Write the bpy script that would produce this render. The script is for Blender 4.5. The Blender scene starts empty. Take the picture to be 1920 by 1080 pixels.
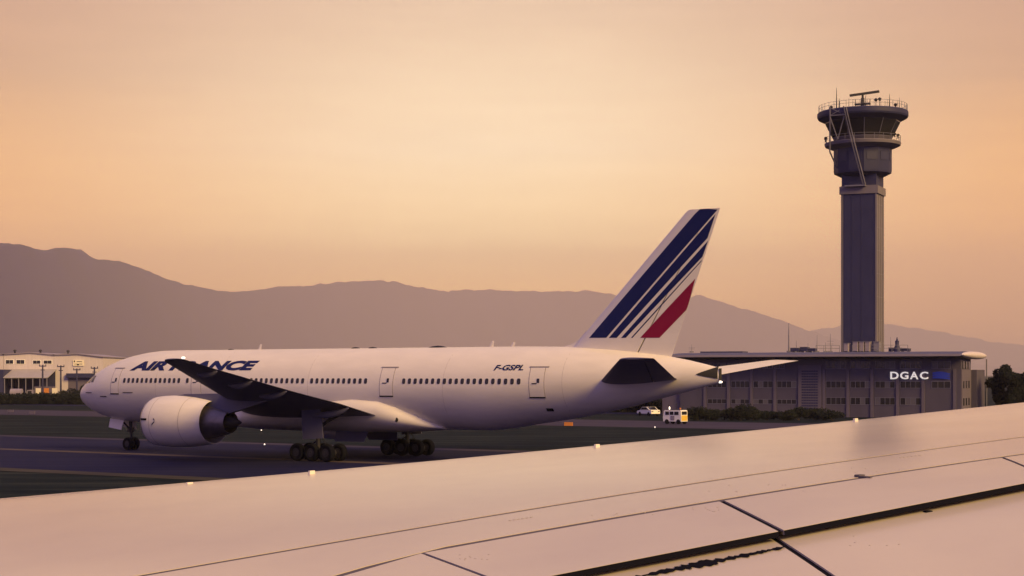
import bpy, bmesh, math, random
import numpy as np
from mathutils import Vector, Matrix, noise as mnoise

random.seed(7)
sc = bpy.context.scene
R = math.radians
# ------------------------------------------------------------------ camera
F, H, YH = 3200.0, 6.5, 703.0          # focal length in photo pixels, eye height, horizon row
cam_d = bpy.data.cameras.new('camera'); cam = bpy.data.objects.new('camera', cam_d)
sc.collection.objects.link(cam); sc.camera = cam
cam.location = (0, 0, H); cam.rotation_euler = (R(90), 0, 0)
cam_d.sensor_width = 36; cam_d.lens = F / 1920 * 36
cam_d.shift_y = (YH - 540) / 1920
cam_d.clip_start = 0.1; cam_d.clip_end = 60000
# ------------------------------------------------------------------ sky and sun
SUN_AZ, SUN_EL = 136.0, 32.0            # azimuth clockwise from the view direction
world = bpy.data.worlds.new('World'); sc.world = world; world.use_nodes = True
nt = world.node_tree; nt.nodes.clear()
def N(t, **k):
    n = nt.nodes.new(t)
    for a, b in k.items(): setattr(n, a, b)
    return n
def ramp(node, stops):
    e = node.color_ramp.elements
    while len(e) < len(stops): e.new(0.5)
    for el, (p, c) in zip(e, stops): el.position = p; el.color = (*c, 1)
L = nt.links.new
geo = N('ShaderNodeTexCoord')
sep = N('ShaderNodeSeparateXYZ'); L(geo.outputs['Generated'], sep.inputs[0])
edge = N('ShaderNodeValToRGB'); L(sep.outputs['Z'], edge.inputs[0])
ramp(edge, [(0.0, (.48, .22, .13)), (.03, (1.30, .56, .11)), (.07, (2.0, .93, .15)), (.115, (1.45, .74, .18)),
            (.17, (.74, .43, .22)), (.35, (.32, .23, .31)), (1.0, (.15, .135, .40))])
glow = N('ShaderNodeValToRGB'); L(sep.outputs['Z'], glow.inputs[0])
ramp(glow, [(0.0, (.85, .44, .2)), (.045, (2.6, 1.5, .42)), (.08, (2.45, 1.85, .84)), (.13, (1.62, 1.34, .84)),
            (.20, (1.1, .86, .56)), (.35, (.36, .27, .33)), (1.0, (.15, .135, .40))])
# the side of the sky behind the viewer, away from the afterglow
back = N('ShaderNodeValToRGB'); L(sep.outputs['Z'], back.inputs[0])
ramp(back, [(0.0, (.23, .16, .42)), (.10, (.26, .18, .45)), (.30, (.20, .155, .42)), (1.0, (.15, .135, .40))])
nrm = N('ShaderNodeVectorMath', operation='NORMALIZE'); L(geo.outputs['Generated'], nrm.inputs[0])
dot = N('ShaderNodeVectorMath', operation='DOT_PRODUCT'); L(nrm.outputs[0], dot.inputs[0])
g = Vector((-.012, 1, .10)).normalized(); dot.inputs[1].default_value = g
ang = N('ShaderNodeMath', operation='ARCCOSINE'); L(dot.outputs['Value'], ang.inputs[0])
gl = N('ShaderNodeMapRange', interpolation_type='SMOOTHSTEP'); L(ang.outputs[0], gl.inputs[0])
gl.inputs[1].default_value = R(0.5); gl.inputs[2].default_value = R(19); gl.inputs[3].default_value = 1; gl.inputs[4].default_value = 0
# thin streaks of cloud low in the sky
mp = N('ShaderNodeMapping'); L(geo.outputs['Generated'], mp.inputs[0]); mp.inputs['Scale'].default_value = (9, 9, 95)
nz = N('ShaderNodeTexNoise'); L(mp.outputs[0], nz.inputs[0]); nz.inputs['Scale'].default_value = 1.6; nz.inputs['Detail'].default_value = 5
cl = N('ShaderNodeMapRange'); L(nz.outputs[0], cl.inputs[0])
for i, v in enumerate((.40, .75, .985, 1.055)): cl.inputs[i + 1].default_value = v
mix = N('ShaderNodeMix', data_type='RGBA'); L(gl.outputs[0], mix.inputs[0]); L(edge.outputs[0], mix.inputs[6]); L(glow.outputs[0], mix.inputs[7])
bk = N('ShaderNodeMapRange', interpolation_type='SMOOTHSTEP'); L(ang.outputs[0], bk.inputs[0])
bk.inputs[1].default_value = R(28); bk.inputs[2].default_value = R(105)
mix2 = N('ShaderNodeMix', data_type='RGBA'); L(bk.outputs[0], mix2.inputs[0]); L(mix.outputs[2], mix2.inputs[6]); L(back.outputs[0], mix2.inputs[7])
mul = N('ShaderNodeVectorMath', operation='SCALE'); L(mix2.outputs[2], mul.inputs[0]); L(cl.outputs[0], mul.inputs['Scale'])
sky = N('ShaderNodeTexSky', sky_type='NISHITA'); sky.sun_disc = False
sky.sun_elevation = R(SUN_EL); sky.sun_rotation = R(SUN_AZ); sky.dust_density = 4
skb = N('ShaderNodeVectorMath', operation='SCALE'); L(sky.outputs[0], skb.inputs[0]); skb.inputs['Scale'].default_value = .004
add = N('ShaderNodeVectorMath', operation='ADD'); L(mul.outputs[0], add.inputs[0]); L(skb.outputs[0], add.inputs[1])
bg = N('ShaderNodeBackground'); L(add.outputs[0], bg.inputs[0]); bg.inputs[1].default_value = 1.0
out = N('ShaderNodeOutputWorld'); L(bg.outputs[0], out.inputs[0])
sun_d = bpy.data.lights.new('sun', 'SUN'); sun = bpy.data.objects.new('sun', sun_d); sc.collection.objects.link(sun)
sun_d.energy = 5.0; sun_d.angle = R(26); sun_d.color = (1, .64, .17)
sd = Vector((math.sin(R(SUN_AZ)) * math.cos(R(SUN_EL)), math.cos(R(SUN_AZ)) * math.cos(R(SUN_EL)), math.sin(R(SUN_EL))))
sun.rotation_euler = sd.to_track_quat('Z', 'Y').to_euler()
sun.location = (60, -60, 60)
vs = sc.view_settings; vs.view_transform = 'Standard'; vs.look = 'None'; vs.gamma = 1; vs.exposure = 0.3; vs.use_curve_mapping = False
sc.cycles.use_denoising = True
sc.cycles.max_bounces = 6; sc.cycles.volume_bounces = 0
HAZE_DENSITY = 6.8e-5

# ------------------------------------------------------------------ materials
MATS = {}
def mat(name, col, rough=.6, metal=0, var=.0, scale=3.0, bump=0, coat=0, emis=None, col2=None, detail=4, coord='Object', stretch=None, spec=.5):
    if name in MATS: return MATS[name]
    m = bpy.data.materials.new(name); m.use_nodes = True; t = m.node_tree; b = t.nodes['Principled BSDF']
    b.inputs['Roughness'].default_value = rough; b.inputs['Metallic'].default_value = metal
    b.inputs['Coat Weight'].default_value = coat; b.inputs['Coat Roughness'].default_value = .12
    b.inputs['Specular IOR Level'].default_value = spec
    b.inputs['Base Color'].default_value = (*col, 1)
    if emis:
        b.inputs['Emission Color'].default_value = (*emis[0], 1); b.inputs['Emission Strength'].default_value = emis[1]
    if var or bump or col2:
        tc = t.nodes.new('ShaderNodeTexCoord'); no = t.nodes.new('ShaderNodeTexNoise')
        no.inputs['Scale'].default_value = scale; no.inputs['Detail'].default_value = detail
        if stretch:
            mpn = t.nodes.new('ShaderNodeMapping'); mpn.inputs['Scale'].default_value = stretch
            t.links.new(tc.outputs[coord], mpn.inputs[0]); t.links.new(mpn.outputs[0], no.inputs[0])
        else: t.links.new(tc.outputs[coord], no.inputs[0])
        if var or col2:
            cr = t.nodes.new('ShaderNodeValToRGB'); e = cr.color_ramp.elements
            e[0].position = .32; e[1].position = .68
            c2 = col2 or tuple(min(1, c * (1 + var)) for c in col)
            c1 = col if col2 else tuple(c * (1 - var) for c in col)
            e[0].color = (*c1, 1); e[1].color = (*c2, 1)
            t.links.new(no.outputs[0], cr.inputs[0]); t.links.new(cr.outputs[0], b.inputs['Base Color'])
            rr = t.nodes.new('ShaderNodeMapRange'); rr.inputs[3].default_value = max(.02, rough - .08); rr.inputs[4].default_value = min(1, rough + .1)
            t.links.new(no.outputs[0], rr.inputs[0]); t.links.new(rr.outputs[0], b.inputs['Roughness'])
        if bump:
            bn = t.nodes.new('ShaderNodeBump'); bn.inputs['Strength'].default_value = bump; bn.inputs['Distance'].default_value = .05
            t.links.new(no.outputs[0], bn.inputs['Height']); t.links.new(bn.outputs[0], b.inputs['Normal'])
    MATS[name] = m
    return m
WHITE = mat('white_paint', (.77, .725, .655), .34, var=.035, scale=.9, coat=.25, stretch=(.5, 1, 2.2))
WINGPAINT = mat('wing_shade_paint', (.36, .305, .33), .19, col2=(.66, .60, .50), scale=.14, coat=.0, stretch=(1, 1, .2), bump=.06, spec=.6, detail=7)  # mauve-to-cream patches put the wing's shading into the paint colour
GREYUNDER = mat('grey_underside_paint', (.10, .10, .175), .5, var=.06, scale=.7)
NAVY = mat('navy_paint', (.006, .012, .095), .5, spec=.2)
RED = mat('red_paint', (.24, .006, .045), .5, spec=.2)
GLASS = mat('dark_glass', (.02, .02, .028), .12)
SEAL = mat('dark_seal', (.006, .006, .012), .85, spec=.05)
LINE = mat('panel_line', (.30, .27, .27), .6)
RUBBER = mat('tyre_rubber', (.005, .006, .013), .9, var=.2, scale=8, spec=.1)
JOINT = mat('skin_joint', (.52, .48, .45), .5)
METAL = mat('bare_metal', (.42, .40, .38), .38, metal=.85, var=.1, scale=4)
DARKMETAL = mat('dark_metal', (.022, .022, .036), .6, metal=.2, var=.15, scale=3)
COREMETAL = mat('exhaust_metal', (.20, .18, .19), .42, metal=.8, var=.12, scale=3)
SOOT = mat('sooty_exhaust', (.02, .019, .021), .8)
LAMP = mat('lit_lamp', (1, .95, .85), .3, emis=((1, .93, .8), 1.3))
CONCRETE = mat('concrete', (.155, .14, .185), .85, var=.12, scale=.5, bump=.15, stretch=(1, 1, .35))
DARKCLAD_SHADE = mat('dark_clad_and_shade', (.020, .022, .085), .6, var=.1, scale=.4)
STEEL = mat('painted_steel', (.17, .165, .23), .55, var=.08, scale=2)
FACADE = mat('facade_panel', (.075, .068, .115), .75, var=.1, scale=.35, stretch=(1, 1, .5))
FACADE2 = mat('facade_pilaster', (.115, .10, .155), .8, var=.08, scale=.6)
ROOFMAT = mat('roof_metal', (.07, .07, .14), .5, var=.08, scale=.5)
FASCIA = mat('roof_fascia', (.26, .23, .30), .5, var=.05, scale=.8)
LETTER = mat('letter_white', (.85, .84, .82), .5)
SIGNLIT = mat('lit_sign_letter', (.85, .84, .82), .5, emis=((1, .93, .88), .45))
BLUE = mat('sign_blue', (.015, .04, .42), .45, emis=((.03, .08, 1), .02))
WAREH = mat('warehouse_wall', (.56, .51, .56), .7, var=.06, scale=.5, stretch=(4, 4, .4))
CREAM = mat('cream_panel', (.80, .74, .60), .6)
CANOPY = mat('canopy_sheet', (.34, .32, .35), .55, var=.06, scale=.5)
WARMLIT = mat('warm_side_light', (.70, .47, .07), .5)
ORANGE = mat('orange_paint', (.60, .22, .04), .5)
BARK = mat('bark', (.06, .045, .035), .9)
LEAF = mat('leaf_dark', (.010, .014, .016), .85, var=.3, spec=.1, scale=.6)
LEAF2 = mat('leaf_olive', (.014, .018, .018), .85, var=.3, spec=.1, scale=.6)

# ------------------------------------------------------------------ helpers
col = sc.collection
def finish(me, smooth=True, angle=38):
    bm = bmesh.new(); bm.from_mesh(me); bmesh.ops.recalc_face_normals(bm, faces=bm.faces); bm.to_mesh(me); bm.free()
    if smooth:
        me.shade_smooth(); me.set_sharp_from_angle(angle=R(angle))
class MB:
    def __init__(s): s.v = []; s.f = []; s.m = []
    def add(s, vs, fs, mi=0):
        o = len(s.v); s.v += [tuple(p) for p in vs]
        for q in fs: s.f.append(tuple(i + o for i in q)); s.m.append(mi)
        return s
    def box(s, x0, x1, y0, y1, z0, z1, mi=0, M=None):
        vs = [Vector((x, y, z)) for z in (z0, z1) for y in (y0, y1) for x in (x0, x1)]
        if M: vs = [M @ p for p in vs]
        return s.add(vs, [(0, 1, 3, 2), (4, 5, 7, 6), (0, 1, 5, 4), (2, 3, 7, 6), (0, 2, 6, 4), (1, 3, 7, 5)], mi)
    def loft(s, rings, mi=0, cap=True, closed=True):
        n = len(rings[0]); vs = [p for r in rings for p in r]; fs = []
        for i in range(len(rings) - 1):
            for j in range(n if closed else n - 1):
                k = (j + 1) % n
                fs.append((i * n + j, i * n + k, (i + 1) * n + k, (i + 1) * n + j))
        if cap and closed:
            fs.append(tuple(range(n))); fs.append(tuple((len(rings) - 1) * n + j for j in range(n)))
        return s.add(vs, fs, mi)
    def tube(s, pts, r, n=8, mi=0):
        pts = [Vector(p) for p in pts]; rs = r if isinstance(r, (list, tuple)) else [r] * len(pts)
        rings = []
        for i, p in enumerate(pts):
            d = (pts[min(i + 1, len(pts) - 1)] - pts[max(i - 1, 0)]).normalized()
            a = d.orthogonal().normalized() if abs(d.z) < .95 else Vector((1, 0, 0))
            a = (a - d * a.dot(d)).normalized(); b = d.cross(a)
            rings.append([p + (a * math.cos(2 * math.pi * k / n) + b * math.sin(2 * math.pi * k / n)) * rs[i] for k in range(n)])
        return s.loft(rings, mi)
    def lathe(s, prof, axis='x', c=(0, 0, 0), n=32, mi=0, cap=True, ph=0):
        rings = []
        for a, r in prof:
            ring = []
            for k in range(n):
                t = 2 * math.pi * k / n + ph; u, w = r * math.cos(t), r * math.sin(t)
                p = (a, u, w) if axis == 'x' else (u, a, w) if axis == 'y' else (u, w, a)
                ring.append((p[0] + c[0], p[1] + c[1], p[2] + c[2]))
            rings.append(ring)
        return s.loft(rings, mi, cap)
    def build(s, name, mats, parent=None, smooth=True, angle=38):
        me = bpy.data.meshes.new(name); me.from_pydata(s.v, [], s.f)
        for m in (mats if isinstance(mats, (list, tuple)) else [mats]): me.materials.append(m)
        me.polygons.foreach_set('material_index', s.m); finish(me, smooth, angle)
        return link(name, me, parent)
def link(name, me, parent=None):
    o = bpy.data.objects.new(name, me); col.objects.link(o)
    if parent: o.parent = parent
    return o
def tag(o, label, cat, group=None):
    o['label'] = label; o['category'] = cat
    if group: o['group'] = group
    return o
def thing(name, label, cat, loc=(0, 0, 0), rz=0, group=None):
    o = bpy.data.objects.new(name, None); col.objects.link(o); o.empty_display_size = .5
    o.location = loc; o.rotation_euler = (0, 0, rz)
    return tag(o, label, cat, group)
def struct(o): o['kind'] = 'structure'; return o
def stuff(o): o['kind'] = 'stuff'; return o
def P(u, v, D): return Vector(((u - 960) / F * D, D, H - (v - YH) * D / F))
def text_mesh(txt, w, h, shear=0, bold=0, slices=0, thick=0):
    c = bpy.data.curves.new('t', 'FONT'); c.body = txt; c.shear = shear; c.offset = bold; c.resolution_u = 4
    o = bpy.data.objects.new('t', c); col.objects.link(o)
    bpy.context.view_layer.update()
    me = bpy.data.meshes.new_from_object(o.evaluated_get(bpy.context.evaluated_depsgraph_get()))
    bpy.data.objects.remove(o); bpy.data.curves.remove(c)
    bm = bmesh.new(); bm.from_mesh(me); bpy.data.meshes.remove(me)
    xs = [v.co.x for v in bm.verts]; ys = [v.co.y for v in bm.verts]
    x0, x1, y0, y1 = min(xs), max(xs), min(ys), max(ys)
    for v in bm.verts: v.co = Vector(((v.co.x - x0) / (x1 - x0) * w, (v.co.y - y0) / (y1 - y0) * h, 0))
    for i in range(slices):
        yy = h * (i + 1) / (slices + 1)
        bmesh.ops.bisect_plane(bm, geom=bm.verts[:] + bm.edges[:] + bm.faces[:], plane_co=(0, yy, 0), plane_no=(0, 1, 0))
    if thick:
        r = bmesh.ops.extrude_face_region(bm, geom=bm.faces[:])
        for g_ in r['geom']:
            if isinstance(g_, bmesh.types.BMVert): g_.co.z += thick
    return bm
def from_bm(name, bm, m, parent=None):
    me = bpy.data.meshes.new(name); bm.to_mesh(me); bm.free(); me.materials.append(m)
    return link(name, me, parent)

# ================================================================== SETTING
# plane frame of the taxiing airliner (also the direction of the taxiways)
TH, AX, AY = 0.5959, -37.795, 150.856
ct, st = math.cos(TH), math.sin(TH)
def world_of(s, l, z=0): return Vector((AX + s * ct - l * st, AY - s * st - l * ct, z))
def bpl(u, v, l):
    k = (u - 960) / F
    s = (k * (AY - l * ct) - AX + l * st) / (ct + k * st)
    return s, H - (v - YH) * (AY - s * st - l * ct) / F

def ground_mat():
    m = bpy.data.materials.new('dry_grass_ground'); m.use_nodes = True; t = m.node_tree; b = t.nodes['Principled BSDF']
    tc = t.nodes.new('ShaderNodeTexCoord'); rot = t.nodes.new('ShaderNodeMapping')
    rot.inputs['Rotation'].default_value = (0, 0, TH); rot.inputs['Scale'].default_value = (.06, .35, 1)
    n1 = t.nodes.new('ShaderNodeTexNoise'); n1.inputs['Scale'].default_value = 1; n1.inputs['Detail'].default_value = 8; n1.inputs['Roughness'].default_value = .65
    t.links.new(tc.outputs['Object'], rot.inputs[0]); t.links.new(rot.outputs[0], n1.inputs[0])
    cr = t.nodes.new('ShaderNodeValToRGB'); e = cr.color_ramp.elements; e.new(.5)
    for el, p, c in zip(e, (.3, .5, .7), ((.004, .007, .013), (.010, .017, .024), (.034, .040, .042))): el.position = p; el.color = (*c, 1)
    t.links.new(n1.outputs[0], cr.inputs[0]); t.links.new(cr.outputs[0], b.inputs['Base Color'])
    b.inputs['Roughness'].default_value = .97; b.inputs['Specular IOR Level'].default_value = .03
    n2 = t.nodes.new('ShaderNodeTexNoise'); n2.inputs['Scale'].default_value = 6; t.links.new(tc.outputs['Object'], n2.inputs[0])
    bn = t.nodes.new('ShaderNodeBump'); bn.inputs['Distance'].default_value = .1; bn.inputs['Strength'].default_value = .6
    t.links.new(n2.outputs[0], bn.inputs['Height']); t.links.new(bn.outputs[0], b.inputs['Normal'])
    return m
def asphalt(name, c1, c2):
    m = bpy.data.materials.new(name); m.use_nodes = True; t = m.node_tree; b = t.nodes['Principled BSDF']
    tc = t.nodes.new('ShaderNodeTexCoord'); rot = t.nodes.new('ShaderNodeMapping')
    rot.inputs['Rotation'].default_value = (0, 0, TH); rot.inputs['Scale'].default_value = (.02, .5, 1)
    n1 = t.nodes.new('ShaderNodeTexNoise'); n1.inputs['Scale'].default_value = 1; n1.inputs['Detail'].default_value = 6
    t.links.new(tc.outputs['Object'], rot.inputs[0]); t.links.new(rot.outputs[0], n1.inputs[0])
    cr = t.nodes.new('ShaderNodeValToRGB'); e = cr.color_ramp.elements; e[0].position = .35; e[1].position = .65
    e[0].color = (*c1, 1); e[1].color = (*c2, 1)
    t.links.new(n1.outputs[0], cr.inputs[0]); t.links.new(cr.outputs[0], b.inputs['Base Color'])
    b.inputs['Roughness'].default_value = .95; b.inputs['Specular IOR Level'].default_value = .08
    return m
xs = [-25500, -12000, -6000, -2500, -1000, -400, -200, -100, -50, 0, 50, 100, 200, 400, 1000, 2500, 6000, 12000, 25500]
ys = [-3000, -1000, -300, -100, 0, 50, 100, 150, 200, 250, 300, 400, 600, 1000, 2000, 4000, 7000, 12000, 20000, 34000]
gm = MB(); gm.add([(x, y, 0) for y in ys for x in xs], [(j * len(xs) + i, j * len(xs) + i + 1, (j + 1) * len(xs) + i + 1, (j + 1) * len(xs) + i) for j in range(len(ys) - 1) for i in range(len(xs) - 1)])
struct(gm.build('ground', ground_mat(), smooth=False))
def strip(name, m, l0, l1, z, s0=-420, s1=420, n=28):
    mb = MB(); v = []
    for i in range(n + 1):
        s = s0 + (s1 - s0) * i / n; v += [world_of(s, l0, z), world_of(s, l1, z)]
    mb.add(v, [(2 * i, 2 * i + 1, 2 * i + 3, 2 * i + 2) for i in range(n)])
    return struct(mb.build(name, m, smooth=False))
ASPH = asphalt('taxiway_asphalt', (.006, .008, .040), (.013, .014, .060))
SHOULD = asphalt('shoulder_asphalt', (.036, .032, .065), (.055, .047, .085))
strip('taxiway', ASPH, -16, 25, .02)
strip('taxiway_far', SHOULD, -107, -80, .02)
strip('taxiway_shoulder', SHOULD, -17.6, -14.9, .03)
strip('taxiway_centre_line', asphalt('worn_line_paint', (.055, .045, .055), (.095, .075, .085)), 4.4, 6.2, .03)
strip('taxiway_near_shoulder', asphalt('near_shoulder', (.036, .034, .036), (.06, .055, .055)), 25, 27.5, .025)
strip('access_road', ASPH, -150, -141, .02)

# mountains: a near range and a paler one behind its right end
def mountain(name, prof, Dk, depth, seed, m, rows=26):
    us = list(range(-520, 2480, 8)); pu = [p[0] for p in prof]; pv = [p[1] for p in prof]
    v = []; nb = 10
    for u in us:
        w_ = min(1, max(0, (u + 250) / 1350)); D = Dk[0] + (Dk[1] - Dk[0]) * w_ * w_ * (3 - 2 * w_); Dbase = D - depth
        rv = float(np.interp(u, pu, pv))
        for r in range(rows + nb + 1):
            if r <= rows: t = r / rows; dd = Dbase + (D - Dbase) * t; fr = t ** 1.15
            else: t = (r - rows) / nb; dd = D + 2000 * t; fr = 1 - t
            x = (u - 960) / F * dd
            top = H - (rv - YH) * D / F
            q = Vector((x / 3000, dd / 3000, seed))
            n = mnoise.fractal(q, 1, 2.1, 6); rid = 1 - abs(mnoise.fractal(q * 1.7 + Vector((9, 3, 1)), 1, 2, 5)) * 1.3
            rough = (1 - abs(2 * min(1, fr) - 1)) * .8
            z = top * fr * (1 - .28 * rough * (1 - rid) - .12 * rough * abs(n))
            if r == rows: z += mnoise.fractal(Vector((u / 16, seed, 0)), 1, 2, 4) * .0011 * D
            v.append((x, dd, max(z, -.5)))
    K = rows + nb + 1
    mb = MB(); mb.add(v, [(i * K + r, i * K + r + 1, (i + 1) * K + r + 1, (i + 1) * K + r) for i in range(len(us) - 1) for r in range(K - 1)])
    return struct(mb.build(name, m, angle=180))
MTN = mat('mountain_scrub', (.016, .013, .085), .95, var=.2, scale=.002, detail=6, spec=.1)
near_prof = [(-520, 470), (-200, 440), (0, 455), (40, 458), (75, 470), (110, 464), (150, 467), (180, 486), (225, 490), (270, 504), (300, 518), (350, 534), (400, 543), (437, 548), (480, 544), (520, 537), (580, 535), (640, 528), (700, 526), (740, 528), (780, 538), (830, 545), (900, 543), (960, 545), (1040, 547), (1100, 545), (1150, 552), (1200, 566), (1250, 573), (1290, 559), (1312, 553), (1345, 564), (1390, 578), (1440, 592), (1480, 606), (1530, 624), (1600, 645), (1700, 668), (1900, 690), (2480, 700)]
mountain('mountain_range', near_prof, (6200, 26000), 2200, 3.1, MTN)
far_prof = [(-520, 640), (1200, 640), (1480, 628), (1530, 618), (1570, 612), (1620, 606), (1660, 607), (1720, 616), (1780, 625), (1850, 640), (1920, 648), (2100, 630), (2480, 640)]
mountain('far_mountain_range', far_prof, (31000, 31000), 2200, 8.4, MTN, rows=14)
# air: one closed box round everything
hz = MB().box(-26000, 26000, -3400, 34500, -1.5, 2450)
hz = stuff(hz.build('haze', [], smooth=False))
hm = bpy.data.materials.new('evening_haze'); hm.use_nodes = True; t = hm.node_tree; t.nodes.clear()
pv_ = t.nodes.new('ShaderNodeVolumePrincipled'); mo = t.nodes.new('ShaderNodeOutputMaterial')
pv_.inputs['Color'].default_value = (1.0, .90, .96, 1); pv_.inputs['Density'].default_value = HAZE_DENSITY; pv_.inputs['Anisotropy'].default_value = .0
t.links.new(pv_.outputs[0], mo.inputs['Volume']); hz.data.materials.append(hm)
hz['label'] = 'warm evening haze over the airfield and mountains'; hz['category'] = 'haze'

# ================================================================== AIRLINER (local x = aft, y = right, z = up)
plane = thing('airliner', 'white twin-engine airliner with blue, white and red striped tail taxiing left', 'airliner', (AX, AY, .02), -TH)
S_ = [0, .12, .4, .9, 1.5, 2.2, 3.0, 4.2, 5.5, 6.8, 8.4, 10, 12, 44, 46, 47.5, 50, 52.1, 54, 56, 58.6, 60.3, 61.6, 62.7]
TOP = [4.80, 5.12, 5.45, 5.80, 6.12, 6.52, 6.98, 7.48, 7.88, 8.16, 8.40, 8.53, 8.56, 8.56, 8.56, 8.55, 8.51, 8.43, 8.31, 8.13, 7.80, 7.50, 7.22, 6.95]
BOT = [4.68, 4.42, 4.10, 3.76, 3.46, 3.18, 2.93, 2.68, 2.52, 2.43, 2.38, 2.36, 2.36, 2.38, 2.58, 2.83, 3.18, 3.52, 3.88, 4.30, 4.95, 5.35, 5.68, 5.95]
WID = [.06, .45, .85, 1.28, 1.65, 2.00, 2.31, 2.64, 2.86, 2.98, 3.06, 3.09, 3.10, 3.10, 3.05, 2.97, 2.74, 2.48, 2.20, 1.85, 1.28, .86, .52, .16]
def sect(s):
    tz, bz, w = (float(np.interp(s, S_, q)) for q in (TOP, BOT, WID)); return tz, bz, w
def side(s, z, off=0.0, right=False):
    tz, bz, w = sect(s); zc = (tz + bz) / 2; hz_ = (tz - bz) / 2
    q = max(-.999, min(.999, (z - zc) / hz_)); y = w * math.sqrt(1 - q * q)
    n = Vector((0, math.sqrt(1 - q * q) / w, q / hz_)).normalized()
    y += n.y * off; z += n.z * off
    return Vector((s, y if right else -y, z))
rings = []
for s in sorted(set(S_ + [14 + 2 * i for i in range(15)])):
    tz, bz, w = sect(s); zc = (tz + bz) / 2; hh = (tz - bz) / 2
    rings.append([(s, w * math.sin(2 * math.pi * k / 64), zc + hh * math.cos(2 * math.pi * k / 64)) for k in range(64)])
fus = MB().loft(rings).build('fuselage', WHITE, plane)
# wing to body fairing
rings = []
for s, tz, bz, w in [(18.5, 3.4, 2.5, 1.9), (20, 3.9, 2.2, 2.9), (22, 4.2, 2.08, 3.35), (25, 4.4, 2.05, 3.5), (30, 4.8, 2.05, 3.55), (33, 5.2, 2.05, 3.5), (35.5, 5.05, 2.1, 3.40), (37, 4.5, 2.15, 3.22), (38.5, 3.75, 2.25, 2.75), (39.6, 3.1, 2.32, 2.1), (40.3, 2.7, 2.4, 1.4)]:
    zc = (tz + bz) / 2; hh = (tz - bz) / 2
    rings.append([(s, w * abs(math.sin(a)) ** .72 * math.copysign(1, math.sin(a)), zc + hh * math.copysign(abs(math.cos(a)) ** .9, math.cos(a))) for a in [2 * math.pi * k / 48 for k in range(48)]])
MB().loft(rings).build('belly_fairing', WHITE, plane)
def patch(name, s0, s1, z0, z1, off, m, parent, ns=4, nz=6, thick=.02, skew=0):
    mb = MB(); v = []
    for o_ in (off, off - thick):
        for j in range(nz + 1):
            for i in range(ns + 1):
                z = z0 + (z1 - z0) * j / nz
                v.append(side(s0 + (s1 - s0) * i / ns, z, o_))
    n = (ns + 1) * (nz + 1); fs = []
    for j in range(nz):
        for i in range(ns):
            a = j * (ns + 1) + i; q = (a, a + 1, a + ns + 2, a + ns + 1); fs += [q, tuple(x + n for x in q[::-1])]
    for j in range(nz):
        for i in (0, ns):
            a = j * (ns + 1) + i; b = a + ns + 1; fs.append((a, b, b + n, a + n))
    for i in range(ns):
        for j in (0, nz):
            a = j * (ns + 1) + i; fs.append((a, a + 1, a + 1 + n, a + n))
    return mb.add(v, fs).build(name, m, parent)
# cabin windows: one rounded pane mesh, shared
wm = MB(); ring = []
for k in range(16):
    a = 2 * math.pi * k / 16; c_, s_ = math.cos(a), math.sin(a)
    ring.append((.145 * math.copysign(abs(c_) ** .6, c_), .21 * math.copysign(abs(s_) ** .6, s_)))
wm.loft([[(x * q, yy, z * q) for x, z in ring] for yy, q in ((.03, 1), (-.012, 1), (-.018, .86))])
wtmp = wm.build('cabin_window', GLASS, plane); wmesh = wtmp.data; first = wtmp
rows_ = [(8.24, 14.69, 13), (15.66, 15.66, 1), (18.9, 28.09, 18), (29.01, 34.36, 11), (38.0, 48.2, 20)]
for a, b, n in rows_:
    for i in range(n):
        s = a + (b - a) * i / max(1, n - 1); p = side(s, 6.02, 0)
        if first is not None: o = first; first = None
        else: o = link('cabin_window', wmesh, plane)
        p2 = side(s + .3, 6.02); tang = math.atan2(p2.y - p.y, p2.x - p.x)
        o.location = p; o.rotation_euler = (0, 0, tang)
        tz, bz, w = sect(s); o.rotation_euler = (-math.asin(max(-1, min(1, (6.02 - (tz + bz) / 2) / ((tz - bz) / 2)))), 0, tang)
# cabin doors
for s0, s1 in [(6.55, 7.5), (16.15, 17.2), (35.75, 36.95), (49.05, 50.2)]:
    d = patch('cabin_door', s0, s1, 4.93, 6.95, .012, WHITE, plane)
    w_ = .05
    patch('door_seal', s0 - w_, s0, 4.9, 6.98, .010, LINE, d, 1, 6)
    patch('door_seal', s1, s1 + w_, 4.9, 6.98, .010, LINE, d, 1, 6)
    patch('door_sill', s0 - w_, s1 + w_, 4.84, 4.93, .03, SEAL, d, 3, 1)
    patch('door_gutter', s0 - .12, s1 + .3, 7.02, 7.08, .04, LINE, d, 4, 1)
    m_ = s0 + (s1 - s0) * .62
    patch('door_window', m_ - .1, m_ + .1, 5.92, 6.22, .03, GLASS, d, 1, 2)
    patch('door_handle', m_ - .5, m_ - .1, 5.84, 5.9, .035, SEAL, d, 1, 1)
# service hatches, vents and cargo door sills low on the fuselage
for s0, s1, z0, z1 in [(2.6, 3.7, 4.92, 4.98), (5.0, 5.9, 4.62, 4.68), (8.1, 9.3, 4.98, 5.03)]:
    patch('vent_slot', s0, s1, z0, z1, .03, SEAL, plane, 2, 1)
patch('outflow_valve', 50.0, 50.5, 3.92, 4.12, .03, SEAL, plane, 2, 1)
for s0 in (37.3, 38.1):
    mb = MB(); mb.lathe([(0, .14), (.06, .2), (.12, .14)], 'y', (0, 0, 0), 12)
    o = mb.build('fairing_outlet', SOOT, plane); o.location = (s0, -3.12 + (s0 - 37.3) * .42, 3.15 + (s0 - 37.3) * .05)
for s0 in (12.0, 19.2, 28.6, 41.6, 51.6): patch('skin_joint', s0, s0 + .03, 3.6, 8.3, .006, JOINT, plane, 1, 14, .01)
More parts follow.
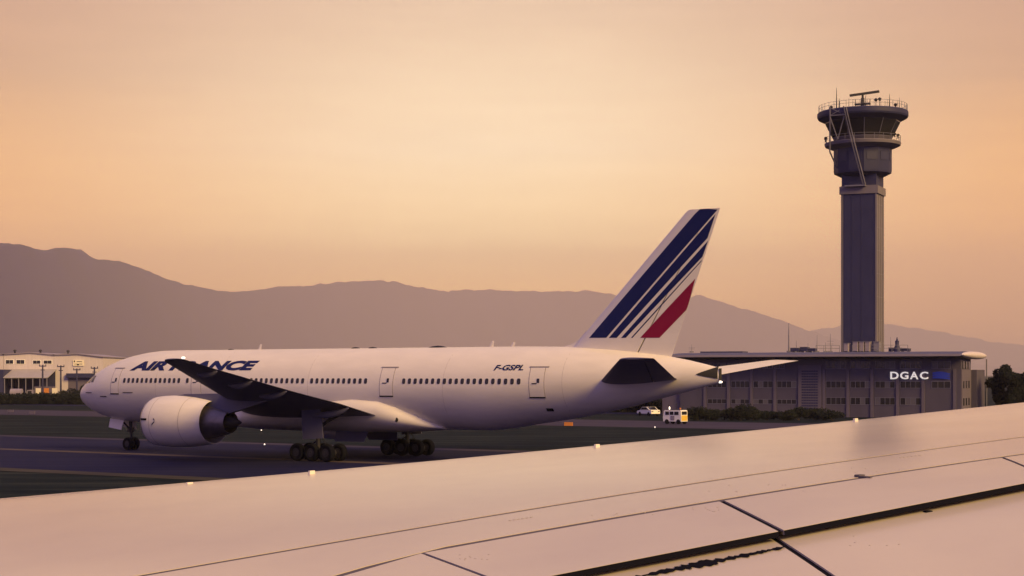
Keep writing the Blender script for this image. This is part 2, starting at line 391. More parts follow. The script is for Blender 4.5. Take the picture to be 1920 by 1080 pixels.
# cockpit windows
for i, (s0, s1, z0, z1) in enumerate([(1.7, 2.35, 5.72, 6.28), (2.45, 3.1, 5.78, 6.42), (3.2, 3.75, 5.85, 6.42)]):
    patch('cockpit_window', s0, s1, z0, z1, .012, GLASS, plane, 3, 3)
    patch_r = None
patch('static_plate', 2.9, 3.3, 6.30, 6.45, .012, LINE, plane, 2, 1)
# lettering wrapped on the fuselage
def wrap(name, txt, s0, s1, z0, z1, m, shear, bold):
    bm = text_mesh(txt, s1 - s0, z1 - z0, shear, bold, 5)
    for v in bm.verts: v.co = side(s0 + v.co.x, z0 + v.co.y, .02)
    bmesh.ops.recalc_face_normals(bm, faces=bm.faces)
    return from_bm(name, bm, m, plane)
wrap('airline_title', 'AIR FRANCE', 8.55, 22.9, 6.84, 7.62, NAVY, .28, .055)
wrap('registration_marking', 'F-GSPL', 45.95, 48.45, 6.80, 7.2, NAVY, .3, .03)
# roof antennas and humps
for s0, h_, l_ in [(20.6, .42, .35), (43.6, .45, .4), (45.5, .35, .35)]:
    mb = MB(); mb.loft([[(s0 + a, b, 8.5) for a, b in ((0, 0), (l_ * .4, .05), (l_, 0), (l_ * .4, -.05))], [(s0 + .25 + a * .6, b * .5, 8.56 + h_) for a, b in ((0, 0), (l_ * .4, .05), (l_, 0), (l_ * .4, -.05))]])
    mb.build('blade_antenna', WHITE, plane)
for s0, h_, l_, m in [(17.3, .1, .7, DARKMETAL), (30.4, .13, 1.0, DARKMETAL), (32.1, .13, 1.0, DARKMETAL), (37.9, .17, 2.0, DARKMETAL)]:
    mb = MB(); mb.loft([[(s0 + q * l_, .3 * math.sin(math.pi * k / 8 * 2) * max(.05, math.sin(math.pi * q)), 8.53 + h_ * max(.02, math.sin(math.pi * q)) * (1 + math.cos(2 * math.pi * k / 8)) / 2) for k in range(8)] for q in (0, .12, .3, .5, .7, .88, 1)])
    mb.build('antenna_fairing', m, plane)

# lifting surfaces
def naca(x): return 5 * (.2969 * math.sqrt(max(x, 0)) - .126 * x - .3516 * x * x + .2843 * x ** 3 - .1015 * x ** 4)
def foil(LE, TE, t, up, a=0, b=1, n=12, camber=0):
    LE, TE, up = Vector(LE), Vector(TE), Vector(up); ch = (TE - LE).length
    xs_ = [a + (b - a) * (1 - math.cos(math.pi * i / n)) / 2 for i in range(n + 1)]
    top = [LE + (TE - LE) * x + up * ch * (t * naca(x) + camber * 4 * x * (1 - x)) for x in xs_]
    bot = [LE + (TE - LE) * x + up * ch * (-t * naca(x) + camber * 4 * x * (1 - x)) for x in xs_]
    return top[::-1] + bot[1:]
WST = [ # l, sLE, zLE, sTE, zTE, t
 (1.5, 20.2, 3.7, 35.7, 3.25, .12), (3.1, 21.3, 4.0, 35.6, 3.38, .125), (7, 24.06, 4.62, 35.2, 4.35, .115), (11.5, 27.28, 5.15, 34.95, 5.22, .105),
 (16, 30.5, 5.68, 36.65, 5.75, .10), (21, 34.07, 6.27, 38.6, 6.35, .095), (26, 37.65, 6.87, 40.6, 6.93, .09), (29.6, 40.2, 7.30, 42.15, 7.36, .085), (30.3, 40.95, 7.39, 42.5, 7.43, .07), (30.5, 41.6, 7.42, 42.5, 7.44, .04)]
def wing_at(l):
    c_ = list(zip(*WST)); return [float(np.interp(l, c_[0], q)) for q in c_[1:]]
for sg in (-1, 1):
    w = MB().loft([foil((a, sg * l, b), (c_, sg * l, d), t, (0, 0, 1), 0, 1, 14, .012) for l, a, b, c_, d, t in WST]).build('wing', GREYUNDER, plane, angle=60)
    if sg < 0: w['label'] = 'grey underside of the near wing reaching over the fuselage'
    # flap track fairings
    for l in (6.3, 13.6, 19.6, 25.2):
        a, b, c_, d, t = wing_at(l); ch = c_ - a; k = .8 + ch * .16
        pr = [(c_ - k * 1.3 + q * k * 1.35, .04 + .2 * (.6 + k * .2) * math.sin(math.pi * q) ** .7) for q in (0.02, .15, .35, .55, .75, .9, .99)]
        mb = MB(); mb.loft([[(x, sg * l + r * .62 * math.cos(2 * math.pi * j / 12), d - .10 - .05 * ch * (1 - i / 6) - r * .8 + r * math.sin(2 * math.pi * j / 12)) for j in range(12)] for i, (x, r) in enumerate(pr)])
        mb.build('flap_track_fairing', GREYUNDER, w)
    # static wicks / tip light
    mb = MB().lathe([(0, .02), (.06, .07), (.2, .075), (.3, .02)], 'x', (42.35, sg * 30.3, 7.5), 10)
    mb.build('wing_tip_light', LAMP, w)
    # stabiliser
    SST = [(0.9, 53.8, 5.95, 59.9, 6.2, .10), (2.0, 54.5, 6.08, 60.3, 6.28, .10), (6.4, 57.85, 6.80, 61.95, 6.92, .095), (10.5, 61.0, 7.46, 63.5, 7.5, .09), (10.76, 61.5, 7.5, 63.55, 7.52, .05)]
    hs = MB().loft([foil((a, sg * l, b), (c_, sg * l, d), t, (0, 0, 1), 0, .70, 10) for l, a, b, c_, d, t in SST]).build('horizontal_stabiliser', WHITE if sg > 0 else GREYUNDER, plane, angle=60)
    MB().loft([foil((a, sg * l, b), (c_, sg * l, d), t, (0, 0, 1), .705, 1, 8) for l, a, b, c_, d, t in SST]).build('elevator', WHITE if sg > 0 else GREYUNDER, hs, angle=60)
    # engine
    cy = sg * 9.61; cz = 2.92
    eng = MB().lathe([(19.6, 1.50), (19.15, 1.55), (18.93, 1.63), (18.9, 1.70), (18.96, 1.78), (19.2, 1.87), (19.8, 1.94), (20.8, 1.98), (22, 1.97), (23.2, 1.88), (24.3, 1.74), (25.0, 1.63), (25.0, 1.60), (24.2, 1.64), (23.0, 1.66)], 'x', (0, cy, cz), 48, cap=False).build('engine_nacelle', WHITE, plane)
    MB().lathe([(18.915, 1.62), (18.89, 1.70), (18.95, 1.79), (19.12, 1.862), (19.14, 1.85)], 'x', (0, cy, cz), 48, cap=False).build('inlet_lip', METAL, eng)
    MB().lathe([(20.2, 1.53), (20.35, 1.5), (20.3, .5), (19.7, .28), (19.35, .02)], 'x', (0, cy, cz), 32).build('fan', DARKMETAL, eng)
    MB().lathe([(22.9, 1.64), (22.95, 1.3)], 'x', (0, cy, cz), 32, cap=False).build('bypass_duct', SOOT, eng)
    MB().lathe([(22.9, 1.32), (24, 1.30), (25.0, 1.18), (26.0, .98), (26.7, .82), (26.7, .78), (26.0, .84), (25.6, .8)], 'x', (0, cy, cz), 40, cap=False).build('core_cowl', COREMETAL, eng)
    MB().lathe([(25.6, .80), (25.6, .5), (26.6, .48), (27.3, .30), (27.8, .05)], 'x', (0, cy, cz), 24).build('exhaust_plug', SOOT, eng)
    a, b, c_, d, t = wing_at(9.61)
    mb = MB(); yw = .28
    ringsP = []
    for s, zb, zt, ww in [(20.6, 4.62, 4.8, .05), (22.2, 4.4, 5.02, .22), (24.4, 3.9, 5.06, .28), (26.5, 3.55, 5.10, .30), (28.2, 3.95, 5.0, .26), (30.2, 4.5, 4.9, .12), (31.2, 4.72, 4.85, .04)]:
        ringsP.append([(s, cy - ww, zb), (s, cy - ww, zt), (s, cy + ww, zt), (s, cy + ww, zb)])
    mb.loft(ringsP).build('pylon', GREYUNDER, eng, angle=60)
    # strake and small emblem on the nacelle's outer side
    if sg < 0:
        def nac(s, ang, r=1.985): return Vector((s, cy - r * math.cos(ang), cz + r * math.sin(ang)))
        def arc(name, pts, wd, m, off=1.99):
            mb = MB(); v = []
            for s, a_ in pts: v += [nac(s, a_ - wd, off), nac(s, a_ + wd, off)]
            mb.add(v, [(2 * i, 2 * i + 1, 2 * i + 3, 2 * i + 2) for i in range(len(pts) - 1)]); return mb.build(name, m, eng)
        em = [(20.55 + .16 * math.sin(q * 5.2), -.02 + .28 * (.5 - q)) for q in [i / 10 for i in range(11)]]
        arc('nacelle_emblem', em, .028, NAVY, 1.992)
        arc('nacelle_marking', [(19.15, .09), (19.8, .09)], .04, SEAL, 1.962)
        MB().lathe([(23.05, 1.902), (23.08, 1.90)], 'x', (0, cy, cz), 48, cap=False).build('cowl_seam', LINE, eng)
        MB().lathe([(20.0, 1.952), (20.03, 1.953)], 'x', (0, cy, cz), 48, cap=False).build('cowl_seam', LINE, eng)
# tail cone outlet and lamp
ap = MB(); vv = []
for i in range(9):
    q = i / 8; s = 61.2 + 1.42 * q; za, zb_ = 6.50 - .28 * q ** .8, 6.52 + .52 * q ** .9
    vv += [side(s, za + (zb_ - za) * k / 4, .03) for k in range(5)]
ap.add(vv, [(i * 5 + k, i * 5 + k + 1, i * 5 + k + 6, i * 5 + k + 5) for i in range(8) for k in range(4)]).build('auxiliary_exhaust', SOOT, plane)
MB().box(62.702, 62.74, -.17, .17, 6.12, 6.93).build('exhaust_outlet', SOOT, plane, smooth=False)
MB().lathe([(62.6, .04), (62.65, .08), (62.8, .08), (62.88, .03)], 'x', (0, 0, 6.0), 12).build('tail_lamp', LAMP, plane)

# fin and rudder
def finLE(z): return 51.65 + (z - 9.13) * .992
def finTE(z): return 62.72 + (z - 17.8) * .373
FZ = [7.6, 8.4, 10, 12, 14, 16, 17.55, 17.8]
def fin_rings(a, b, n):
    out_ = []
    for z in FZ:
        le, te = finLE(z), finTE(z)
        if z == 17.8: le += .06
        out_.append(foil((le, 0, z), (te, 0, z), .095, (0, 1, 0), a, b, n))
    return out_
fin = MB().loft(fin_rings(0, .68, 12)).build('vertical_fin', WHITE, plane, angle=60)
MB().loft(fin_rings(.684, 1, 8)).build('rudder', WHITE, plane, angle=60)
MB().loft([[(s, w_, z) for s, w_, z in ((50.0, 0, 8.46), (52.6, .16, 8.3), (52.6, -.16, 8.3))], [(s, w_, z) for s, w_, z in ((50.6, 0, 8.62), (52.2, .1, 9.0), (52.2, -.1, 9.0))], [(s, w_, z) for s, w_, z in ((51.15, 0, 8.82), (52.1, .08, 9.5), (52.1, -.08, 9.5))], [(s, w_, z) for s, w_, z in ((51.75, 0, 9.3), (52.15, .04, 9.7), (52.15, -.04, 9.7))]]).build('fin_fillet', WHITE, fin, angle=60)
def fin_y(s, z):
    le, te = finLE(z), finTE(z); x = min(1, max(0, (s - le) / (te - le))); return .095 * naca(x) * (te - le)
def stripe(name, quads, m):
    for sg in (-1, 1):
        mb = MB()
        for q in quads:
            c4 = [bpl(u, v, 0) for u, v in q]; v = []; na, nb_ = 8, 24
            for j in range(nb_ + 1):
                for i in range(na + 1):
                    a, b = i / na, j / nb_
                    s = (1 - b) * ((1 - a) * c4[0][0] + a * c4[1][0]) + b * ((1 - a) * c4[3][0] + a * c4[2][0])
                    z = (1 - b) * ((1 - a) * c4[0][1] + a * c4[1][1]) + b * ((1 - a) * c4[3][1] + a * c4[2][1])
                    z = min(z, 17.79); s = min(s, finTE(z) - .015); v.append((s, sg * (fin_y(s, z) + .012), z))
            mb.add(v, [(j * (na + 1) + i, j * (na + 1) + i + 1, (j + 1) * (na + 1) + i + 1, (j + 1) * (na + 1) + i) for j in range(nb_) for i in range(na)])
        mb.build(name, m, fin)
stripe('blue_stripe', [[(1109, 634), (1142, 634), (1346, 393.5), (1314, 391)]], NAVY)
stripe('blue_stripe', [[(1147, 634), (1161.5, 634), (1327, 447), (1342, 402)]], NAVY)
stripe('blue_stripe', [[(1169.5, 634), (1178, 634), (1317.5, 482), (1328, 452)]], NAVY)
stripe('blue_stripe', [[(1187.5, 634), (1190.5, 634), (1315.3, 491), (1316.5, 487.5)]], NAVY)
stripe('red_stripe', [[(1204, 634), (1238.5, 634), (1287, 582), (1255, 577)], [(1255, 577), (1287, 582), (1291, 572), (1304, 523)]], RED)

# landing gear
def wheel_mesh(r, w):
    mb = MB()
    mb.lathe([(-w / 2 * .7, r * .55), (-w / 2, r * .66), (-w / 2, r * .86), (-w * .36, r * .97), (-w * .15, r), (w * .15, r), (w * .36, r * .97), (w / 2, r * .86), (w / 2, r * .66), (w / 2 * .7, r * .55)], 'y', n=28)
    mb.lathe([(-w / 2 * .8, r * .5), (-w / 2 * .55, r * .3), (-w / 2 * .9, r * .16), (w / 2 * .9, r * .16), (w / 2 * .55, r * .3), (w / 2 * .8, r * .5)], 'y', n=16, mi=1)
    o = mb.build('wheel', [RUBBER, DARKMETAL], None); me = o.data; bpy.data.objects.remove(o); return me
MW, NW = wheel_mesh(.67, .5), wheel_mesh(.55, .4)
for sg in (-1, 1):
    gy = sg * 5.485
    mb = MB(); mb.tube([(31.77, gy, .7), (31.75, gy, 2.2)], .17, 12); mb.tube([(31.75, gy, 1.9), (31.7, gy, 4.3)], .26, 14)
    mb.tube([(30.15, gy, .68), (33.4, gy, .68)], .19, 10)
    mb.tube([(31.75, gy, 2.6), (33.6, gy * .72, 3.9)], .1, 8); mb.tube([(31.75, gy, 2.4), (31.7, gy * .55, 3.7)], .12, 8)
    mb.tube([(31.75, gy, 2.1), (29.6, gy * .95, 4.1)], .09, 8); mb.tube([(32.0, gy, 1.9), (32.6, gy, 1.2), (32.0, gy, .8)], .07, 6)
    mb.tube([(30.5, gy, .95), (31.6, gy, 1.5)], .06, 6)
    gear = mb.build('main_landing_gear', [DARKMETAL], plane)
    for ds in (-1.45, 0, 1.45):
        for dl in (-.7, .7):
            w = link('wheel', MW, gear); w.location = (31.77 + ds, gy + dl, .67)
    dm = MB(); dm.loft([[(30.75, gy + sg * .55, 1.62), (32.75, gy + sg * .55, 1.75), (32.75, gy + sg * .61, 1.75), (30.75, gy + sg * .61, 1.62)], [(30.6, gy + sg * .5, 3.0), (32.6, gy + sg * .5, 3.0), (32.6, gy + sg * .56, 3.0), (30.6, gy + sg * .56, 3.0)], [(30.4, gy + sg * .3, 4.3), (32.2, gy + sg * .3, 4.3), (32.2, gy + sg * .36, 4.3), (30.4, gy + sg * .36, 4.3)]])
    dm.build('gear_door', GREYUNDER, gear, angle=60)
    dm = MB(); dm.loft([[(30.4, sg * 1.75, 2.15), (33.6, sg * 1.75, 2.15), (33.6, sg * 1.8, 2.15), (30.4, sg * 1.8, 2.15)], [(30.5, sg * 2.05, 1.35), (33.4, sg * 2.05, 1.35), (33.4, sg * 2.1, 1.35), (30.5, sg * 2.1, 1.35)]])
    dm.build('gear_bay_door', GREYUNDER, gear)
mb = MB(); mb.tube([(5.89, 0, .5), (5.88, 0, 1.6)], .1, 10); mb.tube([(5.88, 0, 1.4), (5.8, 0, 2.9)], .15, 12); mb.tube([(5.88, 0, 1.7), (4.5, 0, 2.7)], .07, 8)
mb.tube([(5.89, -.5, .55), (5.89, .5, .55)], .09, 8); mb.tube([(5.95, 0, 1.5), (6.25, 0, 1.05), (5.95, 0, .7)], .05, 6)
mb.box(5.6, 6.1, -.18, .18, 1.55, 1.95)
ng = mb.build('nose_landing_gear', DARKMETAL, plane)
for dl in (-.36, .36):
    w = link('wheel', NW, ng); w.location = (5.89, dl, .55)
for sg in (-1, 1):
    dm = MB(); dm.loft([[(4.0, sg * .62, 2.72), (5.7, sg * .62, 2.6), (5.7, sg * .66, 2.6), (4.0, sg * .66, 2.72)], [(4.05, sg * .85, 1.95), (5.6, sg * .85, 1.75), (5.6, sg * .89, 1.75), (4.05, sg * .89, 1.95)]])
    dm.build('nose_gear_door', WHITE, ng)
    mb = MB().lathe([(0, .05), (.05, .1), (.14, .1)], 'x', (5.72, sg * .28, 1.75), 10); mb.build('taxi_lamp', METAL, ng)

# ================================================================== NEAR WING (foreground)
AL = R(65); ca, sa = math.cos(AL), math.sin(AL)
def tc2w(t, c, z): return Vector((c * ca + t * sa, -c * sa + t * ca, H + z))
def curve_on(pts, c):
    T, Z = [], []
    for u, v in pts:
        k = (u - 960) / F; d = c / (ca * k - sa); T.append(k * d * sa + d * ca); Z.append(-(v - YH) / F * d)
    return T, Z
CL, CH, CS = -14.46, -9.5, -8.4
fit = lambda pts, c, deg: np.polyfit(*curve_on(pts, c), deg)
pL = fit([(0, 929), (355, 904), (584, 884), (960, 849), (1119, 834), (1604, 785), (1920, 755)], CL, 2)
pH = fit([(780, 1035), (960, 1006), (1085, 984), (1347, 936), (1615, 896), (1880, 857), (1920, 851)], CH, 2)
pS = fit([(1065, 1079), (1250, 1036), (1452, 990), (1700, 947), (1920, 910)], CS, 1)
def ev(p, t, t0=-1e9, t1=1e9):   # polynomial inside the measured span, straight on beyond it
    tt = min(max(t, t0), t1); d = np.polyder(p); return float(np.polyval(p, tt) + np.polyval(d, tt) * (t - tt))
TL = curve_on([(0, 929), (1920, 755)], CL)[0]; TH_ = curve_on([(780, 1035), (1920, 851)], CH)[0]; TS_ = curve_on([(1065, 1079), (1920, 910)], CS)[0]
def zL(t): return ev(pL, t, *TL)
def zH(t): return ev(pH, t, *TH_)
def zS(t): return ev(pS, t, *TS_)
FLAP_DROP, FLAP_SLOPE = .06, .11
def Zw(t, c, flap=False):
    if c <= CH or (c <= CS and not flap):
        if c <= CH:
            u = (c - CL) / (CH - CL)
            if u < 0: return zL(t) - .35 * (-u * (CH - CL)) ** 1.4
            return zL(t) * (1 - u) + zH(t) * u + .03 * 4 * u * (1 - u)
        u = (c - CH) / (CS - CH); return zH(t) * (1 - u) + zS(t) * u
    return zS(t) - FLAP_DROP - FLAP_SLOPE * (c - CS) - .012 * (c - CS) ** 2
def pick(u, v, flap=False, c0=None, c1=None):
    """where the ray of a photo pixel meets the wing's upper surface -> (t, c)"""
    kx = (u - 960) / F; kz = -(v - YH) / F; best = None; prev = None
    for i in range(4000):
        d = 5 + i * .006
        x, y, z = kx * d, d, kz * d; t = x * sa + y * ca; c = x * ca - y * sa
        if c < CL - .3: break
        if flap and c < CS: break
        if not flap and c > CS: continue
        if z <= Zw(t, c, flap): return t, c
        best = (t, c)
    return best
def lerp_line(px, flap=False):
    q = [pick(u, v, flap) for u, v in px]; q.sort(); return q
nw = thing('aircraft_wing', 'large pale wing in the foreground with panel seams and a dark flap gap', 'aircraft wing', tuple(tc2w(2, -11, -1.6)))
nwi = Matrix.Translation(-nw.location)
def grid_panel(name, tf0, tf1, cf, nt_, nc, m, thick=.025, dz=0.0, flap=False, parent=None):
    """panel between two chordwise borders; cf(t_frac)->(c0,c1); borders tf(c)->t"""
    v = []
    for lay in (0, 1):
        for i in range(nt_ + 1):
            for j in range(nc + 1):
                a, b = i / nt_, j / nc
                # iterate: c depends on t, t on c
                t = tf0(0) * (1 - a) + tf1(0) * a; c = 0
                for _ in range(4):
                    c0, c1 = cf(t); c = c0 * (1 - b) + c1 * b
                    t = tf0(c) * (1 - a) + tf1(c) * a
                v.append(nwi @ tc2w(t, c, Zw(t, c, flap) + dz - lay * thick))
    K = nc + 1; n = (nt_ + 1) * K; fs = []
    for i in range(nt_):
        for j in range(nc):
            a = i * K + j; q = (a, a + 1, a + K + 1, a + K); fs += [q, tuple(x + n for x in q[::-1])]
    for i in range(nt_):
        for j in (0, nc): a = i * K + j; fs.append((a, a + K, a + K + n, a + n))
    for j in range(nc):
        for i in (0, nt_): a = i * K + j; fs.append((a, a + 1, a + 1 + n, a + n))
    return MB().add(v, fs).build(name, m, parent or nw, angle=30)
T0, T1 = -7.0, 26.0
const = lambda x: (lambda *_: x)
seam = lerp_line([(232, 1079), (600, 1023), (960, 967), (1345, 900), (1640, 855), (1920, 819)])
def cseam(t):
    T = [q[0] for q in seam]; C = [q[1] for q in seam]; k = np.polyfit(T, C, 1); return float(np.polyval(k, t))
G = .03
def le_edge(t): return CL - .55
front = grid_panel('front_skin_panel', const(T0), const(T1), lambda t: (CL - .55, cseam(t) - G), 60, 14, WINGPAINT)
# chordwise borders of the spoilers
def border(px0, px1, flap=False):
    (t0, c0), (t1, c1) = pick(*px0), pick(*px1)
    if abs(c1 - c0) < .05: c1 = c0 + .05
    k = (t1 - t0) / (c1 - c0); return lambda c: t0 + (c - c0) * k
(tA, _), (tK, cK) = pick(783, 1034), pick(637, 1079)
kK = (cK - CH) / max(.1, tA - tK)
def cHt(t): return CH + max(0, tA - t) * kK
bA = border((783, 1034), (905, 1079)); bB = border((1348, 937), (1450, 988)); bC = border((1880, 858), (1920, 874))
sh = lambda f, d: (lambda c: f(c) + d)
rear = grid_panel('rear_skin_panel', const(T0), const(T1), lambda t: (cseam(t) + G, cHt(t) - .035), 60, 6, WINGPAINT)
spc = lambda t: (cHt(t) + .035, CS)
SPOIL = []
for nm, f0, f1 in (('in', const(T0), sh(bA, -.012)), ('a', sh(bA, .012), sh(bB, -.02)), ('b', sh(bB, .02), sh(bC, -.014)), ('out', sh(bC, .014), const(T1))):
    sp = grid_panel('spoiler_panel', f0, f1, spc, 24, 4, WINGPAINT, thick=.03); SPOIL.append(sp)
    v = []
    for i in range(25):
        t = f0(CS) + (f1(CS) - f0(CS)) * i / 24
        v += [nwi @ tc2w(t, CS + .002, zS(t) - .002), nwi @ tc2w(t, CS + .012, zS(t) - .034), nwi @ tc2w(t, CS - .03, zS(t) - .034)]
    MB().add(v, [q for i in range(24) for q in ((3 * i, 3 * i + 1, 3 * i + 4, 3 * i + 3), (3 * i + 1, 3 * i + 2, 3 * i + 5, 3 * i + 4))]).build('trailing_edge_seal', SEAL, sp)
SPOIL[1]['label'] = 'middle spoiler panel left of the crossing gap'; SPOIL[2]['label'] = 'middle spoiler panel right of the crossing gap'
# flaps, split by the wide chordwise gap
(ft0, fc0) = pick(1461, 998, True) or (6, CS); (ft1, fc1) = pick(1557, 1079, True)
fk = (ft1 - ft0) / (fc1 - fc0) if abs(fc1 - fc0) > .05 else -.3
fb = lambda c: ft0 + (c - fc0) * fk
fpc = lambda t: (CS - .22, CS + 2.6)
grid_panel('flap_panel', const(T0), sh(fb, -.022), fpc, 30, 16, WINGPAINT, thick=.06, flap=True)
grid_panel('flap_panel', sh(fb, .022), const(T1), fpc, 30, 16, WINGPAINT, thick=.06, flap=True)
def sealant(name, cf, wd, depth=.004):
    v = []
    for i in range(61):
        t = T0 + (T1 - T0) * i / 60; c = cf(t)
        v += [nwi @ tc2w(t, c - wd, Zw(t, c - wd) - depth), nwi @ tc2w(t, c + wd, Zw(t, c + wd) - depth)]
    return MB().add(v, [(2 * i, 2 * i + 1, 2 * i + 3, 2 * i + 2) for i in range(60)]).build(name, SEALANT, nw)
SEALANT = mat('grey_sealant', (.085, .075, .10), .7)
sealant('skin_seam', cseam, G - .001); sealant('hinge_seam', cHt, .034)
def gap_strip(name, f, w, c0, c1, flap):
    v = []
    for i in range(21):
        c = c0 + (c1 - c0) * i / 20; t = f(c)
        v += [nwi @ tc2w(t - w, c, Zw(t, c, flap) - .008), nwi @ tc2w(t + w, c, Zw(t, c, flap) - .008)]
    return MB().add(v, [(2 * i, 2 * i + 1, 2 * i + 3, 2 * i + 2) for i in range(20)]).build(name, SEAL, nw)
for f_, w_ in ((bA, .012), (bB, .02), (bC, .014)): gap_strip('chordwise_seal', f_, w_, CH + .02, CS - .01, False)
gap_strip('flap_gap_seal', fb, .022, CS - .1, CS + 2.5, True)
# dark structure below the gaps, and the closed lower side of the wing
def under_sheet():
    v = []; nt_, cs_ = 40, [CL - .5, CL + 1, CL + 3, CH - .3, CH + .3, CS - .3]
    for i in range(nt_ + 1):
        t = T0 + .02 + (T1 - T0 - .04) * i / nt_
        for c in cs_: v.append(nwi @ tc2w(t, c, Zw(t, c) - .09))
    K = len(cs_)
    return MB().add(v, [(i * K + j, i * K + j + 1, (i + 1) * K + j + 1, (i + 1) * K + j) for i in range(nt_) for j in range(K - 1)]).build('inner_structure', SEAL, nw)
under_sheet()
rings = []
for i in range(25):
    t = T0 + (T1 - T0) * i / 24; a = Zw(t, CL - .55) - .03; th = 1.15 * (1 - .55 * i / 24)
    pr = [(CL - .56, a), (CL - .66, a - .10), (CL - .62, a - .24), (CL - .2, a - .45), (CL + 1.2, a - th * .8), (CL + 3, a - th), (CH, zH(t) - .6 * th), (CS + .2, zS(t) - .25), (CS - .28, zS(t) - .15)]
    rings.append([nwi @ tc2w(t, c, z) for c, z in pr])
MB().loft(rings, closed=False).build('lower_skin', GREYUNDER, nw)
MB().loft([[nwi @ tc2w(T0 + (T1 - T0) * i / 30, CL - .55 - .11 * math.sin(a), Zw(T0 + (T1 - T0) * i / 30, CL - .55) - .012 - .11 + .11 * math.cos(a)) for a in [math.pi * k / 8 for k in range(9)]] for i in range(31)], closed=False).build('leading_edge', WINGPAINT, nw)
# rubber seal at the back of the left spoilers, ragged where it has worn
def ragged():
    mb = MB(); rnd = random.Random(3); q = [pick(u, v, True) for u, v in [(1040, 1098), (1180, 1062), (1300, 1032), (1432, 1010)]]
    t0, t1 = -1.5, ft0 - .06; n = 420; v = []
    for i in range(n + 1):
        t = t0 + (t1 - t0) * i / n; w = (.018 + .03 * max(0, 1 - abs((t - (t1 - .55)) / .5))) * rnd.uniform(.25, 1.5)
        c = CS + .14 + .01 * rnd.random()
        v += [nwi @ tc2w(t, c - w, Zw(t, c - w, True) + .006), nwi @ tc2w(t, c + w, Zw(t, c + w, True) + .006)]
    return mb.add(v, [(2 * i, 2 * i + 1, 2 * i + 3, 2 * i + 2) for i in range(n)]).build('worn_seal', SEAL, nw)
ragged()
# marks, latches, studs, little plates
def blob(name, u, v, w, l, h_, m, flap=False, az=0):
    t, c = pick(u, v, flap); z = Zw(t, c, flap)
    mb = MB(); M = Matrix.Translation(nwi @ tc2w(t, c, z)) @ Matrix.Rotation(math.pi / 2 - AL + az, 4, 'Z')
    mb.loft([[M @ Vector((x * q * w / 2, y * q * l / 2, zz)) for x, y in ((-1, -1), (1, -1), (1, 1), (-1, 1))] for zz, q in ((-.01, 1), (h_ * .7, 1), (h_, .8))])
    return mb.build(name, m, nw)
for u, v in [(355, 904), (584, 886), (1119, 836), (1604, 787)]:
    t, c = pick(u, v + 3); z = Zw(t, c)
    mb = MB(); M = Matrix.Translation(nwi @ tc2w(t, c, z)) @ Matrix.Rotation(math.pi / 2 - AL + .35, 4, 'Z')
    s_ = .4 if u == 355 else 1
    mb.loft([[M @ Vector((x, y, -.01)) for x, y in ((-.03, -.015), (.03, -.015), (.03, .015), (-.03, .015))], [M @ Vector((x, y, .03 * s_)) for x, y in ((-.025, -.01), (.03, -.01), (.03, .01), (-.025, .01))]])
    mb.build('vortex_generator', WHITE, nw)
blob('hinge_fitting', 1612, 893, .07, .04, .012, SEALANT, az=.3)
blob('hinge_fitting', 1620, 895, .025, .12, .008, SEALANT, az=.3)
blob('flap_stop', 1740, 959, .05, .03, .008, SEAL, flap=True)
rnd = random.Random(5)
for cx, cy_, n, su, sv in [(978, 973, 6, 20, 3), (1708, 856, 6, 18, 2)]:
    for i in range(n): blob('stencil_mark', cx - su + 2 * su * i / (n - 1), cy_ + sv - 2 * sv * i / (n - 1), .028, .008, .0015, LINE)
for cx, cy_, n, su, sv in [(1325, 955, 9, 26, 10), (1420, 915, 8, 90, 16), (1640, 882, 6, 60, 10), (1180, 965, 6, 70, 10), (890, 1045, 10, 28, 10), (1650, 1010, 6, 60, 30)]:
    for i in range(n): blob('fastener', cx + rnd.uniform(-su, su), cy_ + rnd.uniform(-sv, sv) * .5,   .010, .010, .001, LINE, flap=(cy_ > 1000 and cx > 1500))

# ================================================================== CONTROL TOWER AND OFFICE BUILDING
PHI = R(-24)
Bx, By = 67.1, 255.0
bld = thing('office_building', 'long low grey office block with overhanging roof and rows of dark windows', 'building', (Bx, By, 0), PHI)
# local: x along the facade (0 = right corner, negative to the left), y = depth away, z up
BL = 44.0
mb = MB().box(-BL, 0, 0, 9, 0, 9.0); mb.build('wall', FACADE, bld)
def fac(u, v=None):
    k = (u - 960) / F; a = (Bx - k * By) / (math.cos(PHI) - k * math.sin(PHI)); x = -a
    if v is None: return x
    d = By + x * math.sin(PHI); return x, H - (v - YH) * d / F
# pilasters
for u in (1322, 1366, 1409, 1453, 1545, 1590, 1635, 1683, 1731, 1790):
    x = fac(u); MB().box(x - .22, x + .22, -.16, -.002, 0, 7.35).build('pilaster', FACADE2, bld, smooth=False)
# windows: each with frame and panes
def window(x0, x1, z0, z1, n, y=-.05):
    w = MB(); w.box(x0 - .06, x1 + .06, y, -.002, z0 - .06, z0, M=None); w.box(x0 - .06, x1 + .06, y, -.002, z1, z1 + .06)
    for i in range(n + 1):
        xx = x0 + (x1 - x0) * i / n; w.box(xx - .03, xx + .03, y + .004, -.002, z0, z1)
    f = w.build('window', STEEL, bld, smooth=False)
    for i in range(n):
        a = x0 + (x1 - x0) * i / n + .03; b = x0 + (x1 - x0) * (i + 1) / n - .03
        MB().box(a, b, -.018, -.002, z0, z1).build('pane', GLASS if random.random() < .75 else BLIND, f, smooth=False)
BLIND = mat('window_blind', (.10, .095, .12), .4)
cols_ = [(1327, 1362, 4), (1371, 1405, 4), (1413, 1449, 4), (1457, 1493, 4), (1549, 1586, 4), (1595, 1631, 4), (1641, 1678, 4), (1688, 1727, 4), (1747, 1782, 3)]
